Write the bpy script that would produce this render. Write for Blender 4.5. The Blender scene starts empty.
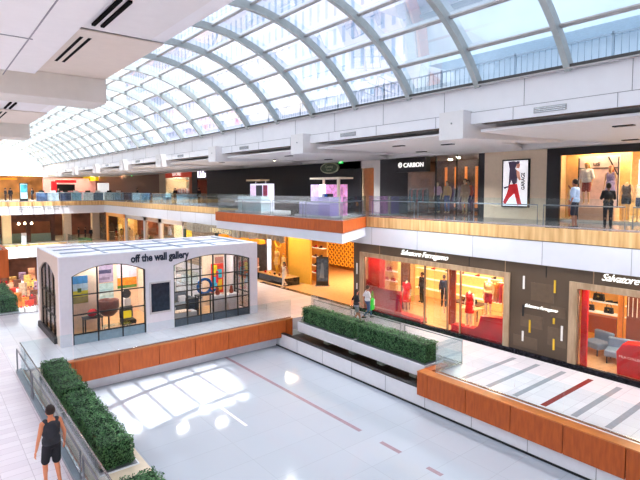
import bpy, bmesh, math, random
from mathutils import Vector, Matrix, Euler
random.seed(7)
SC = bpy.context.scene
COL = SC.collection
PI = math.pi

# ------------------------------------------------------------------ camera
cam_d = bpy.data.cameras.new('camera'); cam = bpy.data.objects.new('camera', cam_d); COL.objects.link(cam)
cam.location = (0, 0, 6.5)
cam.rotation_euler = (math.radians(90 - 3.47), 0, math.radians(-38.84))
cam_d.sensor_width = 36; cam_d.sensor_fit = 'HORIZONTAL'
cam_d.lens = 497.8 / 640 * 36
cam_d.shift_y = -(240 - 219.6) / 640
cam_d.clip_start = 0.05; cam_d.clip_end = 500
SC.camera = cam

# ------------------------------------------------------------------ world, sun, exposure
wd = bpy.data.worlds.new('sky'); SC.world = wd; wd.use_nodes = True
nt = wd.node_tree; bg = nt.nodes['Background']
tc = nt.nodes.new('ShaderNodeTexCoord'); nz = nt.nodes.new('ShaderNodeTexNoise'); cr = nt.nodes.new('ShaderNodeValToRGB')
nz.inputs['Scale'].default_value = 2.2; nz.inputs['Detail'].default_value = 5
cr.color_ramp.elements[0].position = .38; cr.color_ramp.elements[0].color = (.72, .86, 1.0, 1)
cr.color_ramp.elements[1].position = .6; cr.color_ramp.elements[1].color = (1, 1, 1, 1)
nt.links.new(tc.outputs['Generated'], nz.inputs['Vector']); nt.links.new(nz.outputs['Fac'], cr.inputs['Fac'])
nt.links.new(cr.outputs['Color'], bg.inputs['Color'])
bg.inputs['Strength'].default_value = 2.05
sun_d = bpy.data.lights.new('sun', 'SUN'); sun = bpy.data.objects.new('sun', sun_d); COL.objects.link(sun)
sun_d.energy = 8.5; sun_d.angle = math.radians(.6); sun_d.color = (1, .97, .93)
sun.rotation_euler = Vector((.15, .5, -1.0)).to_track_quat('-Z', 'Y').to_euler()
SC.view_settings.view_transform = 'Standard'; SC.view_settings.look = 'None'
SC.view_settings.exposure = 0.42; SC.view_settings.gamma = 1.0; SC.view_settings.use_curve_mapping = False
SC.cycles.max_bounces = 10; SC.cycles.diffuse_bounces = 5; SC.cycles.glossy_bounces = 4
SC.cycles.transparent_max_bounces = 16; SC.cycles.transmission_bounces = 6
SC.cycles.sample_clamp_indirect = 6; SC.cycles.caustics_reflective = False; SC.cycles.caustics_refractive = False

# ------------------------------------------------------------------ materials
def lin(r, g, b):
    f = lambda c: ((c / 255 + .055) / 1.055) ** 2.4 if c > 10 else c / 255 / 12.92
    return (f(r), f(g), f(b), 1)

MATS = {}
def mat(name, rgb, rough=.6, metal=0, emit=0, var=.06, scale=6, spec=.5, bump=0):
    if name in MATS: return MATS[name]
    m = bpy.data.materials.new(name); m.use_nodes = True; n = m.node_tree; b = n.nodes['Principled BSDF']
    c = lin(*rgb)
    b.inputs['Roughness'].default_value = rough; b.inputs['Metallic'].default_value = metal
    b.inputs['Specular IOR Level'].default_value = spec
    t = n.nodes.new('ShaderNodeTexCoord'); z = n.nodes.new('ShaderNodeTexNoise'); z.inputs['Scale'].default_value = scale
    r = n.nodes.new('ShaderNodeValToRGB')
    r.color_ramp.elements[0].position = .3; r.color_ramp.elements[1].position = .7
    r.color_ramp.elements[0].color = tuple(v * (1 - var) for v in c[:3]) + (1,)
    r.color_ramp.elements[1].color = tuple(min(1, v * (1 + var)) for v in c[:3]) + (1,)
    n.links.new(t.outputs['Object'], z.inputs['Vector']); n.links.new(z.outputs['Fac'], r.inputs['Fac'])
    n.links.new(r.outputs['Color'], b.inputs['Base Color'])
    if emit:
        n.links.new(r.outputs['Color'], b.inputs['Emission Color']); b.inputs['Emission Strength'].default_value = emit
    if bump:
        bp = n.nodes.new('ShaderNodeBump'); bp.inputs['Strength'].default_value = bump; bp.inputs['Distance'].default_value = .02
        n.links.new(z.outputs['Fac'], bp.inputs['Height']); n.links.new(bp.outputs['Normal'], b.inputs['Normal'])
    MATS[name] = m
    return m

def tile(name, c1, c2, grout, w, h, rough=.15, mortar=.006, vec=None, offset=0.0, spec=.5):
    m = bpy.data.materials.new(name); m.use_nodes = True; n = m.node_tree; b = n.nodes['Principled BSDF']
    t = n.nodes.new('ShaderNodeTexCoord'); k = n.nodes.new('ShaderNodeTexBrick')
    k.offset = offset; k.inputs['Scale'].default_value = 1; k.inputs['Brick Width'].default_value = w; k.inputs['Row Height'].default_value = h
    k.inputs['Mortar Size'].default_value = mortar; k.inputs['Mortar Smooth'].default_value = .1; k.inputs['Bias'].default_value = 0
    k.inputs['Color1'].default_value = lin(*c1); k.inputs['Color2'].default_value = lin(*c2); k.inputs['Mortar'].default_value = lin(*grout)
    src = t.outputs['Object']
    if vec:      # swizzle e.g. 'yz' -> (y, z, 0)
        sp = n.nodes.new('ShaderNodeSeparateXYZ'); cb = n.nodes.new('ShaderNodeCombineXYZ'); n.links.new(src, sp.inputs[0])
        for i, a in enumerate(vec): n.links.new(sp.outputs['XYZ'.index(a.upper())], cb.inputs[i])
        src = cb.outputs[0]
    n.links.new(src, k.inputs['Vector']); n.links.new(k.outputs['Color'], b.inputs['Base Color'])
    b.inputs['Roughness'].default_value = rough; b.inputs['Specular IOR Level'].default_value = spec
    MATS[name] = m
    return m

def wood(name, c1, c2, axis_scale, rough=.35, wscale=1.0):
    m = bpy.data.materials.new(name); m.use_nodes = True; n = m.node_tree; b = n.nodes['Principled BSDF']
    t = n.nodes.new('ShaderNodeTexCoord'); mp = n.nodes.new('ShaderNodeMapping'); mp.inputs['Scale'].default_value = axis_scale
    z = n.nodes.new('ShaderNodeTexNoise'); z.inputs['Scale'].default_value = wscale; z.inputs['Detail'].default_value = 4
    r = n.nodes.new('ShaderNodeValToRGB'); r.color_ramp.elements[0].position = .35; r.color_ramp.elements[1].position = .65
    r.color_ramp.elements[0].color = lin(*c1); r.color_ramp.elements[1].color = lin(*c2)
    n.links.new(t.outputs['Object'], mp.inputs['Vector']); n.links.new(mp.outputs['Vector'], z.inputs['Vector'])
    n.links.new(z.outputs['Fac'], r.inputs['Fac']); n.links.new(r.outputs['Color'], b.inputs['Base Color'])
    b.inputs['Roughness'].default_value = rough
    MATS[name] = m
    return m

def glass(name, tint, refl=1.0, rough=.02, tr=1.0):
    m = bpy.data.materials.new(name); m.use_nodes = True; n = m.node_tree
    for q in list(n.nodes): n.nodes.remove(q)
    o = n.nodes.new('ShaderNodeOutputMaterial'); mx = n.nodes.new('ShaderNodeMixShader')
    tp = n.nodes.new('ShaderNodeBsdfTransparent'); gl = n.nodes.new('ShaderNodeBsdfGlossy'); fr = n.nodes.new('ShaderNodeFresnel')
    fr.inputs['IOR'].default_value = 1.45; mm = n.nodes.new('ShaderNodeMath'); mm.operation = 'MULTIPLY'; mm.inputs[1].default_value = refl
    tp.inputs['Color'].default_value = tuple(tint) + (1,); gl.inputs['Roughness'].default_value = rough
    n.links.new(fr.outputs[0], mm.inputs[0]); n.links.new(mm.outputs[0], mx.inputs['Fac'])
    n.links.new(tp.outputs[0], mx.inputs[1]); n.links.new(gl.outputs[0], mx.inputs[2]); n.links.new(mx.outputs[0], o.inputs['Surface'])
    MATS[name] = m
    return m

M_white = mat('white_paint', (238, 237, 240), .55, var=.02)
M_ceil = mat('ceiling_paint', (240, 238, 238), .7, var=.015)
M_beige = mat('beam_paint', (225, 220, 212), .7, var=.02)
M_fascia = mat('fascia_panel', (246, 246, 250), .4, var=.02, scale=2)
M_tile = tile('walkway_tile', (238, 230, 234), (228, 220, 226), (196, 188, 196), .6, .6, .14)
M_tile_left = tile('left_walkway_tile', (240, 230, 236), (228, 216, 224), (194, 180, 188), .6, .3, .3)
M_rink = tile('rink_cover', (180, 186, 196), (177, 183, 193), (166, 172, 181), 2.4, 1.2, .07, .008)
M_stone3 = tile('upper_floor_tile', (120, 117, 118), (112, 110, 111), (90, 88, 88), .9, .9, .1)
M_stone = tile('far_floor_tile', (206, 196, 184), (196, 184, 172), (170, 160, 150), .9, .9, .2)
M_black = mat('black', (22, 22, 24), .5)
M_slot = mat('slot_black', (6, 6, 7), .9, spec=.1, var=.0)
M_dark = mat('dark_charcoal', (42, 40, 42), .55, var=.12)
M_hoard = mat('black_hoarding', (30, 29, 33), .6, var=.1)
M_steel = mat('steel', (200, 202, 206), .25, .9)
M_dsteel = mat('dark_steel', (140, 142, 148), .35, .7)
M_rib = mat('rib_metal', (176, 184, 184), .45, .1)
M_purlin = mat('purlin_metal', (176, 174, 174), .35, .2)
M_gutter = mat('gutter', (70, 68, 68), .5)
M_orange = wood('orange_wood', (176, 78, 20), (196, 94, 28), (6, 6, 1.0), .55, 2.0)
M_orange_top = mat('orange_wood_top', (200, 116, 54), .3, var=.1)
M_maple = wood('maple_wood', (196, 150, 92), (232, 196, 140), (3.2, 3.2, .25), .4, 1.6)
M_bronze = mat('bronze_cladding', (90, 73, 56), .5, var=.1, scale=.6)
M_bronze2 = mat('bronze_cladding_light', (102, 83, 64), .45, var=.08)
M_frame = wood('travertine_frame', (170, 140, 108), (198, 170, 138), (3, 3, .6), .4, 2)
M_cream = mat('cream_wall', (240, 214, 170), .6)
M_warm = mat('warm_wall', (240, 206, 150), .6, var=.12)
M_amber = mat('amber_wall', (220, 160, 78), .5, var=.2, scale=2)
M_red = mat('red_lacquer', (228, 18, 22), .3, var=.1)
M_redsat = mat('red_fabric', (205, 24, 30), .7)
M_brown = mat('brown_leather', (110, 52, 36), .4, var=.2)
M_darkwood = wood('dark_wood', (66, 34, 26), (96, 52, 38), (1, 1, 6), .4, 2)
M_oakfloor = wood('oak_floor', (196, 146, 96), (222, 178, 126), (1, 6, 1), .3, 2)
M_marble = mat('black_marble', (34, 32, 38), .08, var=.8, scale=9)
M_gold = mat('gold_metal', (222, 178, 60), .3, .6)
M_goldm = mat('gold_mosaic', (200, 130, 40), .35, .3, var=.4, scale=20)
M_shelf = mat('light_shelf', (250, 236, 210), .4, emit=.5)
M_lamp = mat('lamp_white', (255, 246, 232), .4, emit=30)
M_lamp_warm = mat('lamp_warm', (255, 226, 184), .4, emit=20)
M_lamp_dot = mat('lamp_dot', (255, 236, 210), .4, emit=260)
M_lamp_cool = mat('lamp_cool', (235, 242, 255), .4, emit=4)
M_sign_w = mat('sign_letter_white', (255, 252, 246), .4, emit=.9)
M_green = mat('exit_green', (40, 190, 80), .4, emit=1.2)
M_yellow = mat('yellow_panel', (244, 214, 10), .4, emit=.35)
M_navy = mat('navy_paint', (30, 40, 60), .4)
M_blue = mat('blue_lacquer', (20, 90, 170), .25)
M_screen = mat('dark_screen', (34, 42, 56), .15, var=.3)
M_lilac = mat('lilac_panel', (196, 168, 224), .4, emit=.35, var=.3, scale=4)
M_pinkwall = mat('pink_patterned', (226, 176, 196), .5, var=.3, scale=10)
M_beige_wall = mat('beige_hoarding', (226, 206, 180), .6, var=.03)
M_tower = None
G_sky = glass('skylight_glass', (.91, .95, .985), .5)
G_rail = glass('balustrade_glass', (.92, .98, .99), .5)
G_shop = glass('shop_glass', (.98, .985, .985), .7)
M_greyblue = mat('grey_blue_plinth', (150, 168, 178), .4, var=.1)
M_kiosk = mat('kiosk_plaster', (238, 233, 238), .6, var=.02)
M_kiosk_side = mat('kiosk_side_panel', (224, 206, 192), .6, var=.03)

# ------------------------------------------------------------------ mesh helpers
class MB:
    def __init__(s): s.v = []; s.f = []
    def box(s, x0, x1, y0, y1, z0, z1):
        i = len(s.v)
        s.v += [(x0, y0, z0), (x1, y0, z0), (x1, y1, z0), (x0, y1, z0), (x0, y0, z1), (x1, y0, z1), (x1, y1, z1), (x0, y1, z1)]
        s.f += [(i, i+3, i+2, i+1), (i+4, i+5, i+6, i+7), (i, i+1, i+5, i+4), (i+1, i+2, i+6, i+5), (i+2, i+3, i+7, i+6), (i+3, i, i+4, i+7)]
        return s
    def prism(s, pts, fn, a, b):
        """polygon pts (u,v) extruded from a to b; fn(u,v,w)->xyz"""
        i = len(s.v); n = len(pts)
        s.v += [fn(u, v, a) for u, v in pts] + [fn(u, v, b) for u, v in pts]
        s.f += [tuple(range(i + n - 1, i - 1, -1)), tuple(range(i + n, i + 2 * n))]
        for k in range(n):
            j = (k + 1) % n; s.f.append((i + k, i + j, i + n + j, i + n + k))
        return s
    def tube(s, pts, r, n=8, r2=None, cap=True):
        pts = [Vector(p) for p in pts]; m = len(pts); i = len(s.v)
        for k, p in enumerate(pts):
            d = (pts[min(k+1, m-1)] - pts[max(k-1, 0)]).normalized()
            up = Vector((0, 0, 1)) if abs(d.z) < .9 else Vector((1, 0, 0))
            a = d.cross(up).normalized(); b = d.cross(a)
            rr = r if r2 is None else r + (r2 - r) * k / max(1, m - 1)
            for q in range(n):
                t = 2 * PI * q / n; s.v.append(tuple(p + a * (math.cos(t) * rr) + b * (math.sin(t) * rr)))
        for k in range(m - 1):
            for q in range(n):
                w = (q + 1) % n; s.f.append((i+k*n+q, i+k*n+w, i+(k+1)*n+w, i+(k+1)*n+q))
        if cap: s.f += [tuple(i+q for q in range(n))[::-1], tuple(i+(m-1)*n+q for q in range(n))]
        return s
    def ball(s, c, r, sx=1, sy=1, sz=1, n=10, m=7):
        i = len(s.v); cx, cy, cz = c
        s.v.append((cx, cy, cz + r * sz))
        for a in range(1, m):
            t = PI * a / m
            for q in range(n):
                p = 2 * PI * q / n
                s.v.append((cx + r*sx*math.sin(t)*math.cos(p), cy + r*sy*math.sin(t)*math.sin(p), cz + r*sz*math.cos(t)))
        s.v.append((cx, cy, cz - r * sz)); e = len(s.v) - 1
        for q in range(n):
            w = (q+1) % n; s.f.append((i, i+1+q, i+1+w)); s.f.append((e, e-n+w, e-n+q))
            for a in range(m-2): s.f.append((i+1+a*n+q, i+1+(a+1)*n+q, i+1+(a+1)*n+w, i+1+a*n+w))
        return s
    def lathe(s, prof, c=(0, 0, 0), n=16):
        i = len(s.v)
        for r, z in prof:
            for q in range(n):
                t = 2*PI*q/n; s.v.append((c[0]+r*math.cos(t), c[1]+r*math.sin(t), c[2]+z))
        for k in range(len(prof)-1):
            for q in range(n):
                w = (q+1) % n; s.f.append((i+k*n+q, i+k*n+w, i+(k+1)*n+w, i+(k+1)*n+q))
        s.f += [tuple(i+q for q in range(n))[::-1], tuple(i+(len(prof)-1)*n+q for q in range(n))]
        return s
    def build(s, name, m, parent=None, bevel=0, smooth=False, kind=None, loc=None):
        me = bpy.data.meshes.new(name); me.from_pydata(s.v, [], s.f); me.materials.append(m)
        if smooth: me.polygons.foreach_set('use_smooth', [True]*len(me.polygons))
        me.update(); o = bpy.data.objects.new(name, me); COL.objects.link(o)
        if parent is not None: o.parent = parent
        if loc: o.location = loc
        if kind: o['kind'] = kind
        if bevel:
            b = o.modifiers.new('bevel', 'BEVEL'); b.width = bevel; b.segments = 2; b.limit_method = 'ANGLE'
        return o

def B(*a): return MB().box(*a)
def S(name, mb, m, **k): return mb.build(name, m, kind='structure', **k)
def tag(o, label, cat, group=None, kind=None):
    o['label'] = label; o['category'] = cat
    if group: o['group'] = group
    if kind: o['kind'] = kind
    return o
def thing(name, label, cat, loc=(0, 0, 0), rz=0, group=None):
    o = bpy.data.objects.new(name, None); COL.objects.link(o); o.location = loc; o.rotation_euler = (0, 0, rz); o.empty_display_size = .2
    return tag(o, label, cat, group)
def sroot(name):
    o = bpy.data.objects.new(name, None); COL.objects.link(o); o['kind'] = 'structure'; return o
KIDS = {}
def copy_tree(o, parent=None):
    c = o.copy(); COL.objects.link(c)
    if parent is not None: c.parent = parent
    for ch in list(o.children): copy_tree(ch, c)
    return c
def dup(o, loc, rz=None, label=None, group=None, scale=None):
    c = copy_tree(o); c.location = loc
    if rz is not None: c.rotation_euler = (0, 0, rz)
    if label: c['label'] = label
    if group: c['group'] = group
    if scale: c.scale = (scale,) * 3
    return c
def text(name, s, size, loc, rot, m, parent=None, extrude=.02, bold=0, shear=0, width=None, align='LEFT', space=1):
    cu = bpy.data.curves.new(name, 'FONT'); cu.body = s; cu.size = size; cu.extrude = extrude; cu.offset = bold; cu.shear = shear
    cu.align_x = align; cu.space_character = space; cu.resolution_u = 3
    t = bpy.data.objects.new(name, cu); COL.objects.link(t)
    bpy.context.view_layer.update()
    me = bpy.data.meshes.new_from_object(t.evaluated_get(bpy.context.evaluated_depsgraph_get()))
    bpy.data.objects.remove(t); me.materials.clear(); me.materials.append(m)
    if width:
        xs = [v.co.x for v in me.vertices]; k = width / (max(xs) - min(xs)); x0 = min(xs)
        for v in me.vertices: v.co.x = (v.co.x - x0) * k
    o = bpy.data.objects.new(name, me); COL.objects.link(o); o.location = loc; o.rotation_euler = rot
    if parent is not None: o.parent = parent
    return o
R_W = (PI/2, 0, -PI/2)      # faces -x
R_S = (PI/2, 0, 0)          # faces -y

def remesh(mb, name, m, parent, voxel=.014, smooth=2):
    """merge overlapping volumes into one continuous skin"""
    o = mb.build(name, m); md = o.modifiers.new('r', 'REMESH'); md.mode = 'VOXEL'; md.voxel_size = voxel; md.use_smooth_shade = True
    sm = o.modifiers.new('s', 'SMOOTH'); sm.iterations = smooth; sm.factor = .5
    bpy.context.view_layer.update()
    me = bpy.data.meshes.new_from_object(o.evaluated_get(bpy.context.evaluated_depsgraph_get()))
    old = o.data; bpy.data.objects.remove(o); bpy.data.meshes.remove(old)
    me.materials.clear(); me.materials.append(m)
    q = bpy.data.objects.new(name, me); COL.objects.link(q)
    if parent is not None: q.parent = parent
    return q

# ================================================================== SETTING
RZ = -1.25          # rink level
# ---- floors
S('floor', B(-6, 2.45, -14, 29.9, -.6, 0), M_tile_left)
S('floor', B(2.45, 18.5, 20.2, 29.9, -.6, 0), M_tile)                         # behind the far parapet, under the gallery
S('floor', B(13.9, 18.5, -14, 10.9, -.7, 0), M_tile)
S('floor', B(15.45, 18.5, 10.9, 20.2, -.7, 0), M_tile)
S('floor', B(13.9, 18.5, 29.9, 67, -.6, 0), M_tile)
S('floor', B(-6, 3.0, 29.9, 67, -.6, 0), M_tile_left)
S('floor', B(-6, 40, 67, 100, -1.4, 0), M_stone)
S('floor', B(3.9, 13.7, -14, 20.4, RZ-.2, RZ), M_rink)
S('floor', B(-6, 18.5, 29.9, 80, -5.2, -5), M_stone)
fl3 = S('floor', B(18.42, 30, -14, 67, 4.0, 5.05), M_stone3)
S('floor', B(-6, 40, 67, 100, 3.7, 5.05), M_stone)
S('floor', B(-6, .04, -8, 13.5, 4.4, 5.08), M_tile)
# floor inlays
for i, y in enumerate((9.99, 9.05, 8.1, 7.18, 6.28, 5.36, 4.44, 3.5)):
    o = B(14.4, 17.7, y-.09, y+.09, 0, .004).build('trim_1', mat('red_inlay', (140, 46, 44), .2) if i == 3 else mat('grey_inlay', (160, 160, 168), .2)); o['kind'] = 'structure'
o = B(14.4, 17.7, 10.9, 11.08, 0, .004)
# rink lines
S('trim_2', B(10.7, 10.85, 11.3, 21, RZ, RZ+.003).box(10.7, 10.85, 9.6, 10.4, RZ, RZ+.003).box(10.7, 10.85, 8.1, 8.6, RZ, RZ+.003), mat('faded_red_line', (160, 136, 144), .2))
S('trim_3', B(8.05, 8.15, 13.9, 15.7, RZ, RZ+.003), mat('faded_white_line', (244, 238, 240), .2))

# ---- rink boards and lower gap
brd = S('wall_rink', B(13.6, 13.75, -14, 19.9, RZ, -.56).box(13.6, 13.75, 19.9, 20.4, RZ, -.78), M_white)
S('trim_4', B(13.585, 13.6, -14, 20.36, RZ, RZ+.07).box(13.58, 13.77, -14, 19.9, -.56, -.53), M_black)
S('wall_rink_far', B(3.9, 13.6, 20.36, 20.5, RZ, -.77), M_white)
S('wall_rink_left', B(3.9, 4.0, -14, 20.4, RZ, -.4), M_white)
seam = MB()
for k in range(16): seam.box(13.594, 13.6, -9.9+k*1.9, -9.88+k*1.9, RZ+.07, -.56)
S('trim_5', seam, mat('seam_grey', (170, 168, 170)))
S('floor', B(13.75, 15.3, 11.3, 20.4, RZ-.1, RZ+.3), tile('brown_tile', (84, 66, 60), (70, 54, 50), (50, 40, 38), .4, .4, .3))
S('wall_gap', B(15.3, 15.45, 10.9, 20.4, RZ, 0), tile('cream_gap_tile', (214, 180, 132), (196, 160, 116), (120, 100, 80), .8, .5, .3, vec='yz'))
for k, y in enumerate((12.6, 14.4, 16.2, 18.0)):
    tag(B(15.0, 15.28, y, y+.35, RZ+.3, -.43).build('column', mat('pale_green_glass_block', (190, 205, 192), .2)), ['pale green pillar below the planter nearest the end of the orange parapet', 'pale green pillar under the middle of the nearer right-hand planter', 'pale green pillar below the joint of the two right-hand planters', 'pale green pillar below the farther right-hand planter'][k], 'pillar', 'pillars in the gap under the planters')

# ---- orange parapets (cladding of the slab edges)
def parapet(axis, c0, c1, a0, a1, seams, label):
    """face on c0 side, running a0..a1 on the other axis; separate panels"""
    r = thing('parapet', label, 'parapet', (0, 0, 0))
    cuts = sorted([a0] + [s for s in seams if a0 < s < a1] + [a1])
    for u, v in zip(cuts[:-1], cuts[1:]):
        u += .012; v -= .012
        b = B(c0, c0+.08, u, v, -.76, .05) if axis == 'y' else B(u, v, c0, c0+.08, -.76, .05)
        b.build('panel', M_orange, r, bevel=.006)
    b = B(c0+.0, c1, a0, a1, .05, .09) if axis == 'y' else B(a0, a1, c0, c1, .05, .09)
    b.build('coping', M_orange_top, r, bevel=.01)
    b = B(c0+.08, c1, a0+.01, a1-.01, -.5, .05) if axis == 'y' else B(a0+.01, a1-.01, c0+.08, c1, -.74, .05)
    b.build('core', M_gutter, r)
    return r
pr = parapet('y', 13.5, 13.9, -13.9, 11.3, [10.84-1.56*k for k in range(16)], 'long orange wood parapet along the right walkway edge, above the rink boards')
B(13.9, 14.9, 11.0, 11.3, -.76, .08).build('end_panel', M_orange, pr)
pf = parapet('x', 19.92, 20.2, 4.1, 14.3, [4.3, 5.9, 7.5, 9.1, 10.72, 12.32, 13.93], 'orange wood parapet along the far edge of the rink, in front of the gallery')
B(14.22, 14.3, 20.2, 20.35, -.76, .05).build('end_panel', M_orange, pf)

# ---- left kerb
S('baseboard_left', B(2.45, 2.62, -14, 20.3, -.6, .1), mat('grey_kerb', (120, 134, 146), .3))
S('baseboard_left_inner', B(2.62, 2.7, -14, 20.3, -.6, .07), M_orange_top)
S('floor', B(2.7, 4.0, -14, 20.2, -.6, -.02), mat('cream_ledge', (226, 208, 182), .4))

# ---- balustrades
def balustrade(p0, p1, z, label, h=1.08, plen=1.5, frame=3.1, inset=(0, 0), fh=.82, top_rail=False, group='glass balustrades'):
    p0 = Vector((p0[0], p0[1], 0)); p1 = Vector((p1[0], p1[1], 0)); L = (p1-p0).length; d = (p1-p0)/L
    r = thing('glass_balustrade', label, 'railing', (p0.x, p0.y, z), math.atan2(d.y, d.x), group)
    n = max(1, round(L/plen)); w = L/n
    for i in range(n): B(i*w+.006, (i+1)*w-.006, -.007, .007, 0, h).build('glass_panel', G_rail, r)
    B(0, L, -.02, .02, 0, .05).build('base_channel', M_steel, r)
    if top_rail: MB().tube([(0, 0, h+.01), (L, 0, h+.01)], .022).build('top_rail', M_steel, r, smooth=True)
    if frame:
        off = inset; m = max(1, round(L/frame)); fw = L/m
        for i in range(m):
            a, b = i*fw+.12, (i+1)*fw-.12
            MB().tube([(a, off, 0), (a, off, fh), (b, off, fh), (b, off, 0)], .024, 8).build('handrail', M_dsteel, r)
    return r
balustrade((13.98, -13), (13.98, 10.85), 0.09, 'clear glass balustrade standing on the right-hand orange parapet', inset=-.15, frame=0, h=.95)
balustrade((13.98, 10.85), (15.5, 10.85), 0.02, 'short glass return panel at the end of the right-hand orange parapet', inset=.1, frame=0, plen=1.6)
balustrade((15.55, 10.85), (15.55, 20.1), 0, 'glass balustrade behind the two right-hand planters', inset=-.14)
balustrade((4.3, 20.1), (14.3, 20.1), 0.09, 'glass balustrade in front of the gallery on the far parapet', inset=.12, frame=0, h=.92)
balustrade((2.62, 20.2), (4.3, 20.2), 0, 'short glass panel closing the far left corner of the rink', frame=0, plen=1.7)
bl = balustrade((2.6, -13), (2.6, 20.2), 0.1, 'glass balustrade with steel rail beside the man in black', inset=.12, fh=.8, h=.95, top_rail=True)
balustrade((2.9, 29.95), (4.3, 29.95), 0, 'short glass panel behind the far left planter', frame=0, plen=1.5)
balustrade((4.3, 29.8), (13.9, 29.8), 0, 'glass balustrade behind the gallery at the far void', frame=0)
balustrade((14.0, 30), (14.0, 66.6), 0, 'glass balustrade along the right side of the far void', frame=0, plen=2.2)
balustrade((18.55, -12), (18.55, 18.9), 5.08, 'glass balustrade of the upper balcony in front of the lit stores', inset=-.14)
balustrade((18.55, 29.3), (18.55, 67), 5.08, 'long glass balustrade of the upper balcony towards the far end', inset=-.14)
balustrade((14.95, 29.0), (14.95, 17.0), 5.08, 'glass balustrade around the orange balcony with the two kiosks', inset=.14)
balustrade((15.0, 16.98), (18.45, 19.05), 5.08, 'short glass side of the orange balcony beside the purple kiosk', inset=.12)
balustrade((15.0, 29.05), (18.5, 29.05), 5.08, 'short glass side of the orange balcony beside the white kiosk', inset=-.12)
balustrade((-4, 67.1), (18.5, 67.1), 5.08, 'glass balustrade across the far end of the upper level', frame=0, plen=2)
balustrade((-4, 67.1), (13.9, 67.1), 0, 'glass balustrade across the far end of the middle level', frame=0, plen=2)
balustrade((-5, 13.62), (1.45, 13.62), 5.1, 'glass balustrade on the left balcony corner cut off by the frame', frame=0)

# ---- upper level slab edges: maple band + white fascia
S('trim_6', B(18.36, 18.42, -14, 18.88, 4.55, 5.06).box(18.36, 18.42, 29.2, 67, 4.55, 5.06), M_maple)
S('trim_7', B(-6, 18.42, 66.94, 67, 4.55, 5.06), M_maple)
M_slab = mat('slab_fascia', (224, 227, 236), .4, var=.02, scale=2)
S('wall_fascia_right', B(18.38, 18.42, -14, 67, 3.62, 4.52), M_slab)
S('wall_fascia_far', B(-6, 18.4, 66.9, 66.98, 3.55, 4.52), M_slab)
S('trim_8', B(-6, 14, 66.9, 67.05, -.12, .06), M_maple)
S('wall_fascia_far_lower', B(-6, 14, 66.92, 67.0, -1.5, -.12), M_fascia)
fs = MB()
for k in range(20): fs.box(18.372, 18.38, -12+k*3.05, -11.985+k*3.05, 3.62, 4.52)
S('trim_9', fs, mat('seam_dark', (150, 150, 156)))
# orange balcony
S('floor', MB().prism([(14.9, 16.9), (18.42, 19.02), (18.42, 29.1), (14.9, 29.1)], lambda u, v, w: (u, v, w), 4.5, 5.05), M_stone3)
ob = thing('balcony_cladding', 'orange wood band wrapping the projecting upper balcony', 'cladding')
for u in range(6): B(14.84, 14.9, 16.82+u*2.05+.01, 16.82+(u+1)*2.05-.01, 4.52, 5.07).build('panel', M_orange, ob)
MB().prism([(14.84, 16.78), (18.36, 18.9), (18.36, 18.98), (14.84, 16.86)], lambda u, v, w: (u, v, w), 4.52, 5.07).build('end_panel', M_orange, ob)
B(14.84, 18.36, 29.12, 29.18, 4.52, 5.07).build('end_panel', M_orange, ob)
S('wall_balcony_fascia', MB().prism([(14.88, 16.86), (18.37, 18.97), (18.37, 29.1), (14.88, 29.1)], lambda u, v, w: (u, v, w), 4.03, 4.5), M_slab)
# left balcony corner
S('floor', B(-6, 1.5, 13.56, 20, 4.5, 5.05), M_tile)
S('floor', B(-6, .04, 20, 66.9, 4.5, 5.05), M_tile)
ol = thing('balcony_cladding', 'orange wood end of the left upper balcony at the frame edge', 'cladding')
B(-5.95, 1.57, 13.5, 13.56, 4.45, 5.1).build('end_panel', M_orange, ol); B(1.5, 1.57, 13.56, 20, 4.45, 5.1).build('side_panel', M_orange, ol)

# ---- side and end walls, ceilings
S('wall_left', B(-6.2, -6, -14, 100, -6, 9), M_white)
S('wall_back', B(-6, 30, -14.2, -14, -2, 9.8), M_white)
S('wall_far_end', B(-6, 40, 100, 100.2, -6, 10), M_warm)
S('ceiling', B(-6, 2.7, -14, 81, 8.66, 8.8), M_ceil)
S('ceiling', B(14.4, 30, -14, 81, 8.62, 8.76), M_ceil)
S('ceiling', B(-6, 40, 81, 100, 8.62, 8.76), M_ceil)
S('ceiling', B(18.5, 30, -14, 67, 3.9, 4.0), M_ceil)
S('ceiling', B(22.2, 23.0, -14, 67, 8.39, 8.62), M_ceil)
# springing fascias
S('wall_spring_right', B(14.2, 14.4, -14, 81, 9.0, 9.85).box(14.12, 14.4, -14, 81, 8.62, 9.0), M_fascia)
S('wall_spring_left', B(2.7, 2.9, -14, 81, 8.66, 9.85), M_fascia)
S('wall_spring_far', B(2.8, 14.3, 81, 81.2, 8.62, 9.85), M_fascia)
sm = MB()
for k in range(34): sm.box(14.19, 14.2, -9.5+k*2.9, -9.485+k*2.9, 9.0, 9.8).box(14.11, 14.12, -9.2+k*2.9, -9.185+k*2.9, 8.62, 9.0)
sm.box(14.11, 14.12, -14, 81, 8.985, 9.0)
S('trim_10', sm, mat('seam_dark', (150, 150, 156)))
S('trim_11', B(14.0, 14.3, -14, 81, 9.85, 9.93).box(2.8, 3.0, -14, 81, 9.86, 9.9), M_gutter)
S('trim_12', B(13.98, 14.06, -14, 81, 9.80, 9.84), M_purlin)
# roof decks outside
S('ceiling', B(14.4, 44, -14, 110, 9.75, 9.85), mat('roof_deck', (196, 200, 204), .8))
S('ceiling', B(-12, 2.7, -14, 110, 9.75, 9.85), mat('roof_deck', (196, 200, 204), .8))

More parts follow.
